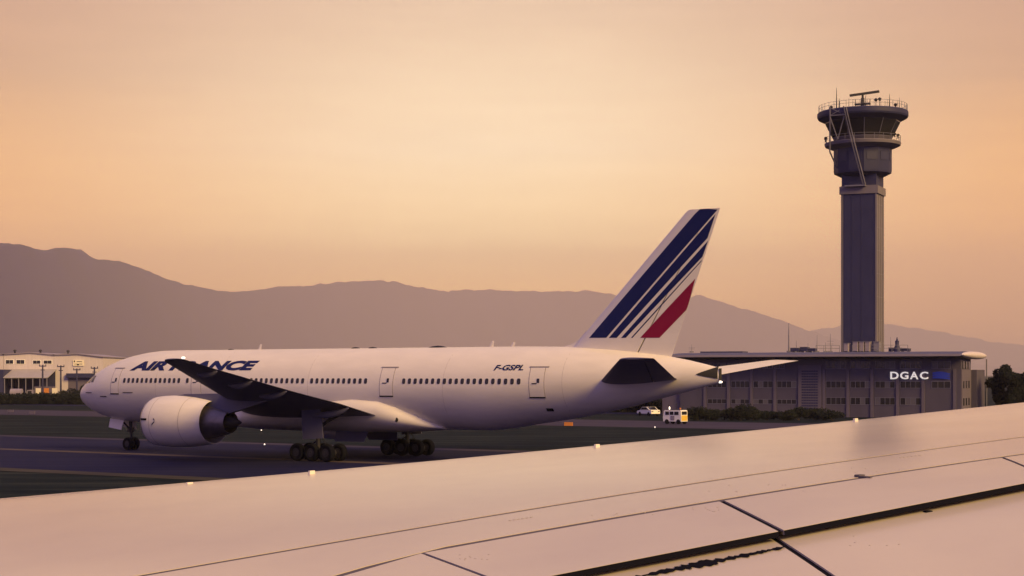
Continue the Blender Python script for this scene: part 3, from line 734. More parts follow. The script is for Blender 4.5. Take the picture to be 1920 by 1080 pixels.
for i, (u0, u1, n) in enumerate(cols_):
    x0, x1 = fac(u0), fac(u1)
    left = u1 < 1500
    window(x0, x1, 4.55, 5.5, n)
    if u0 < 1740: window(x0, x1, 2.0, 2.65 if left else 3.0, n)
    if not left: window(x0, x1, 7.5, 8.5, n)
for i in range(9): window(fac(1300) + i * 1.9, fac(1300) + i * 1.9 + 1.5, 7.55, 8.35, 2) if i < 8 else None
# screen wall of small blocks
x0, x1 = fac(1497), fac(1541)
mb = MB().box(x0, x1, -.2, -.002, .4, 8.0); sw = mb.build('screen_wall', FACADE2, bld, smooth=False)
for r in range(15):
    for c in range(7):
        xx = x0 + .55 + c * (x1 - x0 - 1.1) / 7; zz = 1.2 + r * .41
        MB().box(xx, xx + .34, -.215, -.196, zz, zz + .24).build('screen_opening', DARKCLAD_SHADE, sw, smooth=False)
# right end with return wall and low annex
MB().box(.002, .1, .25, 8.75, 0, 7.3).build('end_wall', FACADE2, bld, smooth=False)
for z0 in (1.9, 4.5, 7.45):
    for y0 in (1.2, 3.6, 6.0): MB().box(.102 if z0 < 7 else .003, .14, y0, y0 + 1.1, z0, z0 + 1.1).build('window', GLASS, bld, smooth=False)
MB().box(-3.0, .9, 9.003, 17, 0, 7.3).build('stair_block', FACADE, bld, smooth=False)
MB().tube([(1.0, 18.2, 0), (1.0, 18.2, 9.0)], .1, 8).build('roof_post', STEEL, bld)
MB().box(-BL - 3.2, -BL - .003, .5, 5, 0, 5.6).build('low_annex', FACADE2, bld, smooth=False)
# overhanging roof with lens section and rounded ends
def roof():
    prof = lambda w, zt, zb: [(-w, 9.35), (-w * .8, zb + .15), (-w * .3, zb), (w * .3, zb), (w * .8, zb + .15), (w, 9.35), (w * .8, zt - .1), (w * .3, zt), (-w * .3, zt), (-w * .8, zt - .1)]
    rings = []
    for x, w, zt, zb in [(-BL - 4.5, 2, 9.5, 9.25), (-BL - 3, 7, 9.85, 9.05), (-BL, 11.4, 10.05, 8.95), (-20, 11.5, 10.1, 8.95), (0, 11.5, 10.1, 8.95), (.5, 11.4, 10.05, 8.95)]:
        rings.append([(x, 8.5 + a, z) for a, z in prof(w, zt, zb)])
    return MB().loft(rings).build('roof', ROOFMAT, bld, angle=25)
rf = roof()
MB().loft([[(.505 + q, 8.5 + 11.2 * k * math.cos(2 * math.pi * j / 28), 9.5 + .60 * k * math.sin(2 * math.pi * j / 28)) for j in range(28)] for q, k in ((0, 1), (.3, .97), (.6, .8), (.8, .5), (.9, .1))]).build('roof_end_cap', WAREH, rf)
MB().box(-BL - .5, .4, -3.1, -2.98, 9.30, 9.62).build('fascia_strip', FASCIA, rf, smooth=False)
MB().box(-41, -34, 1, 4, 9.9, 10.25).build('roof_kerb', ROOFMAT, rf, smooth=False)
# sign letters and blue emblem
x0, z0 = fac(1670, 711); x1, z1 = fac(1744, 697)
for i, ch in enumerate('DGAC'):
    w = (x1 - x0) / 4
    bm = text_mesh(ch, w * .84, z1 - z0, 0, .02, 0, .12)
    for v in bm.verts: v.co = Vector((x0 + i * w + v.co.x, -.22 - v.co.z + .0, z0 + v.co.y))
    bmesh.ops.recalc_face_normals(bm, faces=bm.faces)
    from_bm('sign_letter', bm, SIGNLIT, bld)
xa, za = fac(1749, 711); xb, zb = fac(1782, 697)
em = MB()
for k in range(3):
    pts = [(xa + (xb - xa) * (q / 12), za + (zb - za) * (.12 + .3 * k) + .16 * math.sin(q / 12 * 3.1 + .5)) for q in range(13)]
    v = []
    for i, (x, z) in enumerate(pts):
        hw = .19 * (.55 + .45 * math.sin(math.pi * min(1, max(0, i / 12))))
        v += [(x, -.2, z - hw), (x, -.2, z + hw)]
    n = len(pts); em.add(v, [(2 * i, 2 * i + 1, 2 * i + 3, 2 * i + 2) for i in range(n - 1)])
em.build('sign_emblem', BLUE, bld)

# roof-top things, each on its own
def on_roof(name, label, cat, u, v0, mbf, D, m, group=None):
    p = P(u, v0, D); o = mbf.build(name, m); o.location = p; return tag(o, label, cat, group)
DR = 262.0
zroof = 10.08
def roofpt(u, D): q = P(u, 0, D); return (q.x, D, zroof)
def mast(u, D, h_, label, r=.09, arms=0):
    mb = MB(); mb.tube([(0, 0, 0), (0, 0, h_ * .55), (0, 0, h_)], [r, r * .8, r * .35], 8)
    for i in range(arms):
        z = h_ * (.45 + .15 * i); mb.tube([(-.5, 0, z), (.5, 0, z)], r * .4, 6)
    mb.box(-.3, .3, -.3, .3, 0, .25)
    o = mb.build('antenna_mast', STEEL); o.location = roofpt(u, D); return tag(o, label, 'antenna', 'antennas on the office roof')
mast(1479, 270, 4.6, 'tallest mast on the office roof, left of the tower', .13)
mast(1493, 271, 1.9, 'short roof mast just right of the tallest mast', .06)
mast(1532, 272, 2.8, 'thin roof mast midway between tall mast and tower', .06)
mast(1548, 272, 1.6, 'short stub mast between two thin roof masts', .05)
mast(1557, 272, 3.0, 'thin roof mast close to the tower left side', .06, 2)
mast(1515, 271, 1.5, 'short stub mast above the dark roof cabinets', .05)
mast(1670, 268, 2.4, 'thin pole on the roof just right of the tower', .05)
mast(1297, 274, 1.3, 'thin crossarm aerial at the far left roof end', .05, 2)
def cabinet(u0, u1, D, h_, label, m=DARKCLAD_SHADE):
    a, b = P(u0, 0, D).x, P(u1, 0, D).x; w = b - a
    t_ = thing('roof_cabinet', label, 'cabinet', (a + w / 2, D, zroof), PHI, 'cabinets on the office roof')
    MB().box(-w / 2, w / 2, -.8, .8, .12, h_).build('housing', m, t_, smooth=False)
    MB().box(-w / 2 - .06, w / 2 + .06, -.86, .86, h_ + .002, h_ + .08).build('lid', STEEL, t_, smooth=False)
    for sx in (-1, 1): MB().box(sx * w * .35 - .1, sx * w * .35 + .1, -.7, .7, 0, .118).build('foot', STEEL, t_, smooth=False)
cabinet(1484, 1500, 268, .6, 'low dark roof cabinet beside the tall mast')
cabinet(1502, 1516, 268, .75, 'dark roof cabinet second from the tall mast')
cabinet(1517, 1530, 268, .55, 'lowest dark roof cabinet right of its twin')
cabinet(1668, 1688, 266, .6, 'long dark roof cabinet right of the tower foot')
cabinet(1690, 1706, 266, .5, 'flat roof cabinet at the right end of the row')
cabinet(1584, 1592, 266, 1.3, 'pale upright cabinet at the tower left foot', FASCIA)
for i, (u0, u1) in enumerate([(1601, 1610), (1613, 1621), (1624, 1632), (1640, 1650)]):
    cabinet(u0, u1, 266, 1.55, ['pale upright cabinet, first before the tower shaft', 'pale upright cabinet, second before the tower shaft', 'pale upright cabinet, third before the tower shaft', 'upright cabinet before the lit tower side'][i], FASCIA if i < 3 else STEEL)
# cone shaped roof vent
mb = MB(); mb.lathe([(0, .5), (.4, .45), (1.0, .3), (1.7, .32), (1.75, .18), (2.3, .04)], 'z', n=14); mb.tube([(-.8, 0, 0), (-.1, 0, 1.2)], .05, 6); mb.tube([(.8, 0, 0), (.1, 0, 1.2)], .05, 6)
o = mb.build('roof_vent', DARKCLAD_SHADE); o.location = roofpt(1682, 264.5); o.location.z = zroof; tag(o, 'dark cone shaped vent on the roof right of the tower', 'vent')
# roof guard rails
def railing(u0, u1, D, label):
    a, b = roofpt(u0, D), roofpt(u1, D); mb = MB(); w = b[0] - a[0]; n = max(3, int(w / 1.2))
    for i in range(n + 1): mb.tube([(w * i / n, 0, 0), (w * i / n, 0, 1.05)], .035, 5)
    for z in (.55, 1.03): mb.tube([(0, 0, z), (w, 0, z)], .03, 5)
    o = mb.build('guard_rail', STEEL); o.location = a; tag(o, label, 'railing', 'guard rails on the office roof')
railing(1530, 1574, 267, 'thin guard rail left of the tower foot')
railing(1598, 1702, 263.5, 'guard rail in front of the tower foot')

# tower
TD = 290.0; TX = (1617.5 - 960) / F * TD; mpp = TD / F
tw = thing('control_tower', 'tall square control tower with flared glazed cab and roof radar', 'control tower', (TX, TD, 0), PHI)
hw = 3.0
mb = MB(); mb.box(-hw, hw, -hw, hw, 0, 38.4); mb.build('shaft', CONCRETE, tw, smooth=False)
MB().box(-hw + .45, hw - .12, -hw - .06, -hw - .002, 0, 38.0).build('shaded_front', DARKCLAD_SHADE, tw, smooth=False)  # dark sheet puts the shade of the front face into its colour
for i, x in enumerate((-hw + .2, hw - .02)): MB().box(x - .2, x + .06, -hw - .14, -hw - .061, 0, 38.0).build('corner_trim', CONCRETE, tw, smooth=False)
for x in (-1.2, .4): MB().box(x - .04, x + .04, -hw - .1, -hw - .062, 0, 38).build('front_rib', DARKCLAD_SHADE, tw, smooth=False)
for y in (-1.6, 0, 1.6): MB().box(hw + .002, hw + .07, y - .06, y + .06, 0, 38).build('shaft_rib', CONCRETE, tw, smooth=False)
for k in range(9): MB().box(hw + .003, hw + .02, -hw + .1, hw - .1, 3.9 * k + 4, 3.9 * k + 4.08).build('casting_joint', STEEL, tw, smooth=False)
MB().box(-hw - .25, hw + .25, -hw - .25, hw + .25, 37.0, 38.3).build('collar', CONCRETE, tw, smooth=False)
MB().box(-hw + .08, hw - .08, -hw + .08, hw - .08, 38.31, 40.4).build('neck', DARKCLAD_SHADE, tw, smooth=False)
MB().box(-2.2, 1.3, -hw - .9, -hw - .26, 38.2, 38.45).build('service_ledge', STEEL, tw, smooth=False)
NS = 12; ph = math.pi / NS
MB().lathe([(40.1, 3.7), (40.6, 4.75), (41.0, 4.85), (45.0, 4.85), (45.05, 4.7)], 'z', n=NS, ph=ph).build('lower_drum', DARKCLAD_SHADE, tw, angle=20)
for k in range(NS):
    a = 2 * math.pi * k / NS
    M = Matrix.Rotation(a, 4, 'Z'); MB().box(4.70, 4.76, -.85, .85, 42.6, 44.0, M=M).build('drum_panel', DARKCLAD_SHADE, tw, smooth=False)
MB().lathe([(44.75, 4.9), (45.3, 6.3), (45.75, 6.42), (45.85, 6.38), (45.85, 4.6)], 'z', n=24).build('balcony', CONCRETE, tw, angle=20)
def ring_rail(name, r, z, hgt, n, parent, rt=.035):
    mb = MB()
    for k in range(n):
        a = 2 * math.pi * k / n; mb.tube([(r * math.cos(a), r * math.sin(a), z), (r * math.cos(a), r * math.sin(a), z + hgt)], rt, 5)
    for zz in (z + hgt * .55, z + hgt):
        for k in range(48):
            a, b = 2 * math.pi * k / 48, 2 * math.pi * (k + 1) / 48
            mb.tube([(r * math.cos(a), r * math.sin(a), zz), (r * math.cos(b), r * math.sin(b), zz)], rt * .8, 5)
    return mb.build(name, STEEL, parent)
ring_rail('balcony_rail', 6.3, 45.85, 1.0, 24, tw)
cab = MB().lathe([(45.86, 4.7), (47.0, 5.05)], 'z', n=NS, ph=ph).build('cab_sill', FACADE, tw, angle=20)
MB().lathe([(47.0, 4.9), (49.6, 6.1)], 'z', n=NS, ph=ph).build('cab_core', DARKCLAD_SHADE, tw, angle=20)
for k in range(NS):
    a0, a1 = 2 * math.pi * k / NS + ph, 2 * math.pi * (k + 1) / NS + ph
    q = []
    for r, z in ((5.06, 47.02), (6.28, 49.45)):
        for a in ((a0 * .97 + a1 * .03), (a0 * .03 + a1 * .97)): q.append(Vector((r * math.cos(a), r * math.sin(a), z)))
    MB().add([q[0], q[1], q[3], q[2]] + [p * .995 for p in (q[0], q[1], q[3], q[2])], [(0, 1, 2, 3), (7, 6, 5, 4), (0, 1, 5, 4), (1, 2, 6, 5), (2, 3, 7, 6), (3, 0, 4, 7)]).build('cab_pane', GLASS, tw, smooth=False)
    MB().tube([(5.08 * math.cos(a0), 5.08 * math.sin(a0), 47), (6.32 * math.cos(a0), 6.32 * math.sin(a0), 49.5)], .07, 6).build('cab_mullion', STEEL, tw)
roof_t = MB().lathe([(49.3, 6.0), (49.5, 6.5), (50.0, 7.5), (50.3, 7.62), (50.95, 7.62), (51.1, 7.45), (51.12, 5), (51.3, .5)], 'z', n=24).build('cab_roof', DARKCLAD_SHADE, tw, angle=20)
ring_rail('roof_rail', 7.4, 51.1, 1.1, 40, tw)
# front service gantry
mb = MB(); y = -7.2
Lg = lambda a, b, r=.13: mb.tube([a, b], r, 8)
Lg((-3.9, y, 51.2), (-4.3, -5.6, 44.0)); mb.tube([(-1.5, -7.6, 51.2), (-.35, -6.75, 45.3), (.9, -3.85, 38.5)], .13, 8); mb.tube([(-1.1, -7.6, 51.0), (.05, -6.75, 45.3), (1.25, -3.85, 38.5)], .13, 8)
Lg((-4.3, -5.6, 44), (-3.75, -2.95, 41.6)); Lg((-3.9, y, 49.6), (-2.75, -6.45, 45.9), .09); Lg((-1.5, y, 49.6), (-2.75, -6.45, 45.9), .09)
Lg((-3.9, y, 49.8), (-1.4, y, 49.8), .09); Lg((-3.9, y, 51.1), (-1.4, y, 49.8), .06); Lg((-1.4, y, 51.1), (-3.9, y, 49.8), .06)
mb.build('service_gantry', STEEL, tw)
# radar and roof aerials
rz = 51.15
rad = MB(); rad.tube([(0, 0, rz), (0, 0, rz + 2.4)], [.42, .3], 10); rad.box(-1.3, 1.3, -.4, .4, rz + 1.25, rz + 1.5); rad.tube([(0, 0, rz + 2.4), (0, 0, rz + 3.0)], .18, 8)
for sx in (-1.25, 1.25): rad.tube([(sx, 0, rz), (sx, 0, rz + 2.2)], .06, 6)
rd = rad.build('radar_pedestal', DARKMETAL, tw)
MB().box(-2.5, 2.5, -.16, .16, -.2, .2, M=Matrix.Translation((.3, 0, rz + 3.15)) @ Matrix.Rotation(R(20), 4, 'Z') @ Matrix.Rotation(R(-7.5), 4, 'Y')).build('radar_antenna', DARKMETAL, rd)
for x, y, h_, r in [(-5.0, 2.2, 4.8, .14), (-3.0, -4.4, 1.9, .12), (1.6, -5, 2.0, .1), (5.4, -4.2, 2.1, .1), (-6.6, -1, 1.6, .05), (4.0, -1, 1.6, .06), (6.6, -2, 1.8, .06), (-1.1, -5.5, 1.7, .06)]:
    MB().tube([(x, y, rz - .1), (x, y, rz + h_ * .4), (x, y, rz + h_)], [r, r * .7, r * .25], 6).build('roof_aerial', DARKMETAL, tw)
for x, y in [(-4.2, -5), (2.9, -3), (3.6, -3.4), (6.2, -3.2)]:
    MB().lathe([(0, .12), (.25, .3), (.4, .3), (.55, .1)], 'z', (x, y, rz + (1.2 if x in (2.9, 3.6) else .1)), 10).build('floodlight', DARKMETAL, tw)
    MB().tube([(x, y, rz - .1), (x, y, rz + (1.22 if x in (2.9, 3.6) else .12))], .05, 6).build('floodlight_post', DARKMETAL, tw)
for a in (R(-8), R(-20), R(188), R(200)):
    MB().lathe([(0, .1), (.3, .12), (.5, .32), (.7, .2)], 'z', (6.2 * math.cos(a), 6.2 * math.sin(a), 46.3), 8).build('balcony_lamp', DARKMETAL, tw)

# ================================================================== WAREHOUSES AT LEFT
WD = 470.0; wp = WD / F
def wx(u): return (u - 960) * wp
def wz(v): return H - (v - YH) * wp
def warehouse(u0, u1, upk, vpk, ve0, ve1, label, wins):
    t_ = thing('warehouse', label, 'warehouse', (wx(u0), WD, 0), 0, 'warehouses beyond the taxiway')
    w = wx(u1) - wx(u0); pk = wx(upk) - wx(u0)
    pr = [(0, 0), (w, 0), (w, wz(ve1)), (pk, wz(vpk)), (0, wz(ve0))]
    MB().loft([[(x, 0, z) for x, z in pr], [(x, 30, z) for x, z in pr]]).build('wall', WAREH, t_, smooth=False)
    MB().loft([[(x, y, z) for x, z in ((-.3, wz(ve0) - .02), (pk, wz(vpk) + .02), (w + .3, wz(ve1) - .02), (w + .3, wz(ve1) + .22), (pk, wz(vpk) + .26), (-.3, wz(ve0) + .22))] for y in (-.4, 30.3)]).build('roof', FASCIA, t_, smooth=False)
    for a, b, c_, d in wins:
        f_ = MB().box(wx(a) - wx(u0) - .15, wx(b) - wx(u0) + .15, -.08, -.002, wz(d) - .15, wz(c_) + .15).build('window', LETTER, t_, smooth=False)
        for k in range(2):
            x0_ = wx(a) - wx(u0); w3 = (wx(b) - wx(a)) / 2
            MB().box(x0_ + k * w3 + .03, x0_ + (k + 1) * w3 - .03, -.11, -.082, wz(d), wz(c_)).build('pane', GLASS, f_, smooth=False)
    return t_
w1 = warehouse(7, 101, 58, 662, 665, 666, 'white gabled warehouse with four dark windows and a canopy', [(11, 25, 675, 682), (31, 46, 675, 682), (62, 76, 676, 682), (82, 97, 676, 682)])
w2 = warehouse(101.4, 193, 146, 664.5, 666, 670, 'white gabled warehouse with sign, right beside its twin', [])
w0 = warehouse(-90, 6.4, -40, 663, 666, 665, 'grey-white warehouse cut off by the left picture edge', [])
x0_ = wx(101.4)
sg_ = MB().box(wx(137) - x0_, wx(157) - x0_, -.25, -.002, wz(686), wz(675)).build('wall_sign', CREAM, w2, smooth=False)
for a, b, c_, d in [(139, 141, 676, 679), (144, 154, 677.5, 678.6), (140, 155, 682.2, 683), (145, 148, 683, 685)]:
    MB().box(wx(a) - x0_, wx(b) - x0_, -.27, -.252, wz(d), wz(c_)).build('sign_mark', SEAL, sg_, smooth=False)
MB().box(wx(126) - x0_, wx(177) - x0_, -1.2, -.002, wz(708), wz(700)).build('door_hood', DARKCLAD_SHADE, w2, smooth=False)
MB().box(wx(128) - x0_, wx(175) - x0_, -.06, -.002, 0, wz(709)).build('shutter_door', FACADE2, w2, smooth=False)
c0 = wx(7)
MB().loft([[(x, y, z) for y, z in ((-9, wz(707.5)), (-.003, wz(692)), (-.003, wz(693.5)), (-9, wz(709)))] for x in (wx(24) - c0, wx(106) - c0)]).build('canopy', CANOPY, w1, smooth=False)
MB().box(wx(12) - c0, wx(24) - c0 - .01, -8.5, -.003, 0, wz(693)).build('side_shed', DARKCLAD_SHADE, w1, smooth=False)
for i in range(7):
    x = wx(26 + i * 13) - c0; MB().tube([(x, -8.7, 0), (x, -8.7, wz(708.5))], .14, 6).build('canopy_post', STEEL, w1)
MB().box(wx(25) - c0, wx(104) - c0, -.1, -.003, 0, wz(696)).build('dark_bay', DARKCLAD_SHADE, w1, smooth=False)
for u, x_ in ((24, 0), (70, 0), (122, 1)):
    pass
# rooftop vents
for u, lab in ((24, 'small roof vent on the left warehouse'), (72, 'small roof vent above the right pair of warehouse windows'), (124, 'small roof vent on the signed warehouse')):
    o = MB().lathe([(0, .25), (.8, .25), (.85, .5), (1.15, .42), (1.3, .1)], 'z', n=10).build('roof_vent', DARKMETAL)
    o.location = (wx(u), WD + 2, wz(664.6 if u < 100 else 665.6) + .1); tag(o, lab, 'vent', 'vents on the warehouse roofs')
# poles with crossarms in front
for u, vt, vb, lab in ((80, 684, 0, 'lamp pole with crossarm, before the right windows of the warehouse'), (114, 685, 0, 'dark crossarm pole between the two warehouses'), (144, 691, 0, 'thin pole standing below the warehouse sign'), (177, 688, 0, 'pole with crossarm closest to the airliner nose')):
    D = 430.0; m_ = D / F
    mb = MB(); h_ = H - (vt - YH) * m_
    mb.tube([(0, 0, 0), (0, 0, h_)], [.28, .18], 8); mb.box(-.9, .9, -.12, .12, h_ - .45, h_ - .2); mb.box(-.5, .5, -.14, .14, h_ - 1.4, h_ - 1.2)
    for sx in (-.8, .8): mb.lathe([(h_ - .2, .1), (h_ + .15, .1)], 'z', (sx, 0, 0), 6)
    o = mb.build('utility_pole', DARKCLAD_SHADE); o.location = ((u - 960) * m_, D, 0); tag(o, lab, 'pole', 'poles before the warehouses')
# lorry and tank under the canopy
def lorry(u, D, label, L_=9, cabcol=LETTER, boxcol=CREAM, rz=0):
    t_ = thing('lorry', label, 'lorry', ((u - 960) * D / F, D, 0), rz)
    MB().box(-L_ / 2 + 2.2, L_ / 2, -1.2, 1.2, 1.0, 3.5).build('cargo_box', boxcol, t_, smooth=False)
    MB().box(-L_ / 2 + 2.2, L_ / 2, -1.1, 1.1, .7, .998).build('chassis', DARKMETAL, t_, smooth=False)
    c_ = MB(); c_.loft([[(-L_ / 2, y, .6), (-L_ / 2, y, 1.6), (-L_ / 2 + .35, y, 2.6), (-L_ / 2 + 2.0, y, 2.7), (-L_ / 2 + 2.0, y, .6)] for y in (-1.1, 1.1)]); c_.build('cab', cabcol, t_, angle=20)
    MB().box(-L_ / 2 + .5, -L_ / 2 + 1.5, -1.13, -1.102, 1.7, 2.4).build('cab_window', GLASS, t_, smooth=False)
    for x in (-L_ / 2 + 1, L_ / 2 - 2.4, L_ / 2 - 1.1):
        for y in (-.95, .95):
            w = MB(); w.lathe([(-.15, .3), (-.16, .48), (.16, .48), (.15, .3)], 'y', n=16); w = w.build('wheel', RUBBER, t_); w.location = (x, y, .48)
    for k in range(3): MB().box(-L_ / 2 + 2.6 + k * 2.1, -L_ / 2 + 3.9 + k * 2.1, -1.24, -1.202, 1.5, 3.1).build('side_panel', ORANGE if k == 1 else CREAM, t_, smooth=False)
    return t_
lorry(76, 440, 'pale lorry with orange side panel parked before the canopy', 7, FASCIA, FACADE2)
tk = MB(); tk.lathe([(-1.6, .4), (-1.45, 1.1), (1.45, 1.1), (1.6, .4)], 'x', (0, 0, 1.9), 18); tk.box(-1.0, -.7, -.8, .8, 0, 1.2); tk.box(.7, 1.0, -.8, .8, 0, 1.2)
o = tk.build('storage_tank', FASCIA); o.location = ((31 - 960) * 436 / F, 436, 0); tag(o, 'rounded pale storage tank before the left end of the canopy', 'tank')

# ================================================================== VEGETATION
def leaf_mesh(name, blobs, n, size, seed, m, parent):
    rnd = random.Random(seed); v = []; f = []
    tot = sum(b[3] * b[4] * b[5] for b in blobs)
    for bx, by, bz, rx, ry, rz_ in blobs:
        for _ in range(int(n * rx * ry * rz_ / tot) + 1):
            while True:
                p = Vector((rnd.uniform(-1, 1), rnd.uniform(-1, 1), rnd.uniform(-1, 1)))
                if .1 < p.length < 1: break
            p = p.normalized() * p.length ** .45 * (.85 + .3 * rnd.random())
            c = Vector((bx + p.x * rx, by + p.y * ry, max(.03, bz + p.z * rz_)))
            a = Vector((rnd.gauss(0, 1), rnd.gauss(0, 1), rnd.gauss(0, 1))).normalized(); b = a.orthogonal().normalized()
            s = size * rnd.uniform(.5, 1.3); i = len(v)
            v += [c - a * s, c + b * s * .55, c + a * s, c - b * s * .55]; f.append((i, i + 1, i + 2, i + 3))
    me = bpy.data.meshes.new(name); me.from_pydata(v, [], f); me.materials.append(m); return link(name, me, parent)
def shrub(u, D, w, h_, label, seed, group, m=LEAF, name='shrub', cat='shrub', n=1600):
    t_ = thing(name, label, cat, ((u - 960) * D / F, D, 0), 0, group); rnd = random.Random(seed)
    bl = [(rnd.uniform(-w, w) * .32, rnd.uniform(-.5, .5) * w * .3, h_ * rnd.uniform(.35, .68), w * rnd.uniform(.2, .34), w * rnd.uniform(.2, .3), h_ * rnd.uniform(.25, .36)) for _ in range(7)]
    leaf_mesh('foliage', bl, n, .17, seed, m, t_)
    mb = MB()
    for i in range(4): mb.tube([(rnd.uniform(-.2, .2), 0, 0), (bl[i][0], bl[i][1], bl[i][2])], [.06, .02], 5)
    mb.build('stem', BARK, t_)
def tree(u, D, w, h_, label, seed, group=None, m=LEAF, n=9000):
    t_ = thing('broadleaf_tree', label, 'tree', ((u - 960) * D / F, D, 0), 0, group); rnd = random.Random(seed); bl = []
    for _ in range(22):
        a = rnd.uniform(0, 6.28); q = math.sqrt(rnd.random()); zf = rnd.uniform(.32, .92); e = math.sin(math.pi * min(1, (zf - .1) / .95)) ** .7
        bl.append((math.cos(a) * q * w * .4 * e, math.sin(a) * q * w * .4 * e, h_ * zf, w * rnd.uniform(.1, .2), w * rnd.uniform(.1, .2), h_ * rnd.uniform(.07, .13)))
    leaf_mesh('crown', bl, n, .26, seed, m, t_)
    mb = MB(); mb.tube([(0, 0, 0), (.05, 0, h_ * .25), (.1, .1, h_ * .55), (0, .1, h_ * .85)], [h_ * .035, h_ * .028, h_ * .016, .03], 8)
    for b in bl[:12]: mb.tube([(.06, .05, h_ * rnd.uniform(.22, .5)), ((b[0]) * .6, b[1] * .6, b[2] * .85), b[:3]], [.1, .06, .02], 5)
    mb.build('trunk', BARK, t_)
# dense hedge running behind the far taxiway (one mass)
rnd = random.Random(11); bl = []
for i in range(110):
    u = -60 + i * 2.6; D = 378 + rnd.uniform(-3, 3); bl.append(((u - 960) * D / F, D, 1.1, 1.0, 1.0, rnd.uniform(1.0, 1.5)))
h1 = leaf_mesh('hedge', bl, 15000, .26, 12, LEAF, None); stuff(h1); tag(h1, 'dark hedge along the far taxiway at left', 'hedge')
bl = []
for i in range(150):
    u = 1040 + i * 2.0; D = 300 + rnd.uniform(-3, 3); bl.append(((u - 960) * D / F, D, 1.1, .8, .9, rnd.uniform(.8, 1.7)))
h2 = leaf_mesh('hedge', bl, 15000, .24, 13, LEAF2, None); stuff(h2); tag(h2, 'dark hedge behind the airliner tail', 'hedge')
lab = ['round dark shrub nearest the white van', 'low dark shrub second from the white van', 'wide dark shrub third along the office wall', 'tallest dark shrub before the office windows', 'dark shrub just right of the tallest one', 'low shrub under the left office windows', 'small shrub left of the block screen wall', 'flat shrub under the block screen wall', 'dark shrub right of the block screen wall', 'last low shrub before the wing edge']
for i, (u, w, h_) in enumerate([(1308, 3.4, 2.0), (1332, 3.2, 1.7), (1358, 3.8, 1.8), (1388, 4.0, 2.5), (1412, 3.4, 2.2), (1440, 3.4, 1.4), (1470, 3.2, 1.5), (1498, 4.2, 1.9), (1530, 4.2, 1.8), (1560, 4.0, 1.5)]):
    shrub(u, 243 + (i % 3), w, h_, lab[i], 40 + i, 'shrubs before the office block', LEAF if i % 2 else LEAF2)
tree(1893, 262, 6.4, 8.6, 'large dark round tree right of the office block', 71)
tree(1930, 268, 5.5, 7.2, 'dark tree cut by the right picture edge', 72)
tree(160, 425, 3.2, 4.0, 'small dark tree just left of the airliner nose', 73, n=3500)
shrub(143, 415, 4, 3.4, 'dark bush below the warehouse sign', 74, None, LEAF, n=2500)
shrub(118, 418, 4, 2.8, 'dark bush at the foot of the crossarm pole', 75, None, LEAF, n=2000)
shrub(1208, 292, 4, 3.2, 'dark bush beside the parked car', 76, None, LEAF2, n=2200)

# ================================================================== SMALL VEHICLES AND FIELD FURNITURE
def wheel_at(t_, x, y, r=.33, w=.2):
    mb = MB(); mb.lathe([(-w / 2, r * .6), (-w / 2, r * .93), (-w * .3, r), (w * .3, r), (w / 2, r * .93), (w / 2, r * .6)], 'y', n=18); mb.lathe([(-w * .45, r * .58), (w * .45, r * .58)], 'y', n=12, mi=1)
    o = mb.build('wheel', [RUBBER, METAL], t_); o.location = (x, y, r)
# white service van seen corner on, yellow puts warm light into its end colour
VD = 226.0
van = thing('service_van', 'small boxy white service van with painted warm light on its end and roof beacons', 'van', ((1267 - 960) * VD / F, VD, .0), R(-38))
vb = MB(); vb.loft([[(x, y, z) for x, z in ((-1.45, .35), (-1.5, .9), (-1.35, 1.75), (-1.2, 1.85), (1.15, 1.85), (1.3, 1.75), (1.35, .35))] for y in (-.8, .8)]); vb.build('body', LETTER, van, angle=25)
for x0_, x1_ in ((-1.1, -.55), (-.4, .15), (.3, .95)):
    MB().box(x0_, x1_, -.83, -.802, 1.22, 1.66).build('side_window', GLASS, van, smooth=False)
MB().box(1.352, 1.38, -.7, .7, .45, 1.15).build('lit_end', WARMLIT, van, smooth=False)
MB().box(1.33, 1.365, -.6, .6, 1.25, 1.68).build('rear_window', GLASS, van, smooth=False)
MB().box(-.3, .3, -.826, -.802, .5, 1.1).build('side_door', FASCIA, van, smooth=False)
MB().box(-1.1, 1.1, -.6, .6, 1.853, 1.92).build('roof_rack', DARKMETAL, van, smooth=False)
for x, y, h_ in ((-.8, -.5, .7), (.5, -.5, .9), (.9, .4, .6), (-.2, .4, .8)):
    MB().tube([(x, y, 1.9), (x, y, 1.9 + h_)], .04, 6).build('whip_aerial', DARKMETAL, van)
MB().lathe([(1.92, .1), (2.2, .11), (2.3, .04)], 'z', (-.8, -.3, 0), 10).build('beacon', LAMP, van)
MB().lathe([(1.92, .12), (2.1, .12), (2.16, .05)], 'z', (.7, 0, 0), 10).build('beacon', ORANGE, van)
for x in (-.9, .9):
    for y in (-.72, .72): wheel_at(van, x, y)
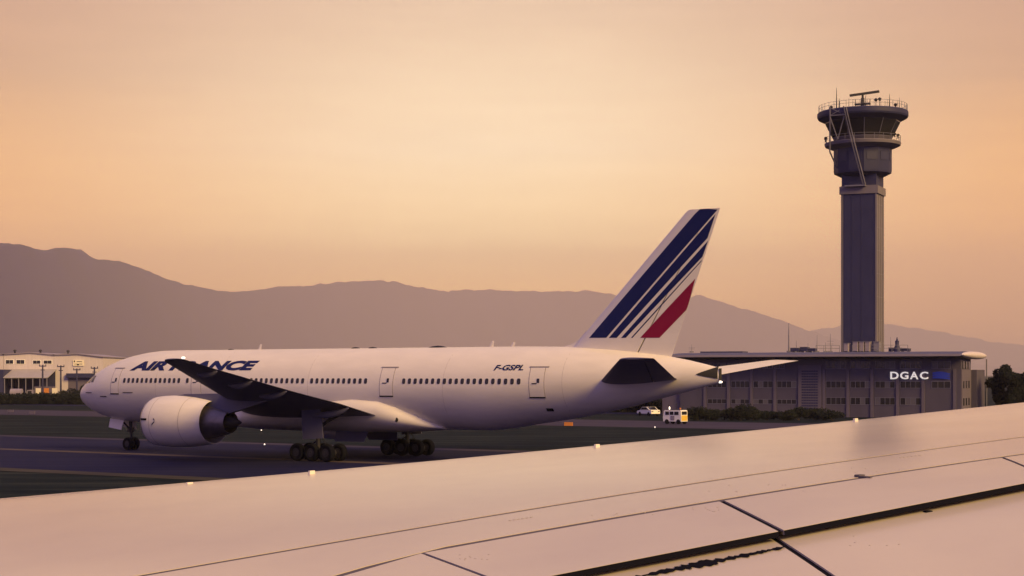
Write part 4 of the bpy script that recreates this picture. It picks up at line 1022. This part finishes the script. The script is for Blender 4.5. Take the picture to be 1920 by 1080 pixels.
# parked white car
CD = 272.0
car = thing('parked_car', 'white car parked by the hedge under the airliner tail', 'car', ((1216 - 960) * CD / F, CD, 0), R(-62))
prof = [(-2.1, .35), (-2.15, .75), (-1.2, .92), (-.6, 1.4), (.7, 1.42), (1.5, .98), (2.05, .9), (2.1, .35)]
MB().loft([[(x, -.82, z) for x, z in prof], [(x, -.6 if z > 1.2 else -.86, z + .0) for x, z in prof][:0] or [(x, -.84, z) for x, z in prof], [(x, .84, z) for x, z in prof]]).build('body', LETTER, car, angle=25)
MB().loft([[(x, y, z) for x, z in ((-1.0, .98), (-.55, 1.34), (.62, 1.36), (1.25, 1.0))] for y in (-.87, -.843)]).build('side_window', GLASS, car, smooth=False)
MB().loft([[(x, y, z) for x, z in ((1.54, .99), (.75, 1.41), (.72, 1.37), (1.5, .94))] for y in (-.7, .7)]).build('windscreen', GLASS, car, smooth=False)
MB().loft([[(x, y, z) for x, z in ((-1.24, .94), (-.62, 1.42), (-.6, 1.38), (-1.2, .9))] for y in (-.7, .7)]).build('rear_window', GLASS, car, smooth=False)
for x in (-1.3, 1.3):
    for y in (-.78, .78): wheel_at(car, x, y, .32, .2)
for y in (-.6, .6):
    MB().box(2.08, 2.13, y - .15, y + .15, .65, .8).build('headlight', METAL, car, smooth=False)
# taxiway edge lights and little marker boards
def edge_light(u, v, label):
    D = F * H / (v - YH); t_ = thing('taxiway_light', label, 'light', ((u - 960) * D / F, D, .02), 0, 'taxiway edge lights')
    MB().lathe([(0, .1), (.03, .1), (.04, .035), (.26, .035)], 'z', n=10).build('stem', DARKMETAL, t_)
    MB().lathe([(.26, .055), (.32, .06), (.37, .03)], 'z', n=10).build('lens', LAMP, t_)
edge_light(496, 840, 'bright taxiway edge light between engine and main wheels')
edge_light(490, 812, 'taxiway light standing on the grass below the airliner wing')
edge_light(1228, 806, 'taxiway light left of the white van')
def board(u, v, label, m):
    D = F * H / (v - YH); t_ = thing('marker_board', label, 'marker', ((u - 960) * D / F, D, .0), R(-20), 'marker boards beside the taxiway')
    MB().box(-.55, .55, -.08, .08, .18, .62).build('panel', m, t_, smooth=False)
    for x in (-.4, .4): MB().tube([(x, 0, 0), (x, 0, .19)], .04, 6).build('leg', DARKMETAL, t_)
board(1066, 801, 'small orange marker board under the rear fuselage', ORANGE)
board(60, 778, 'pale marker board beside the far taxiway', FACADE2)
board(20, 775, 'pale marker board at the left picture edge', FACADE2)
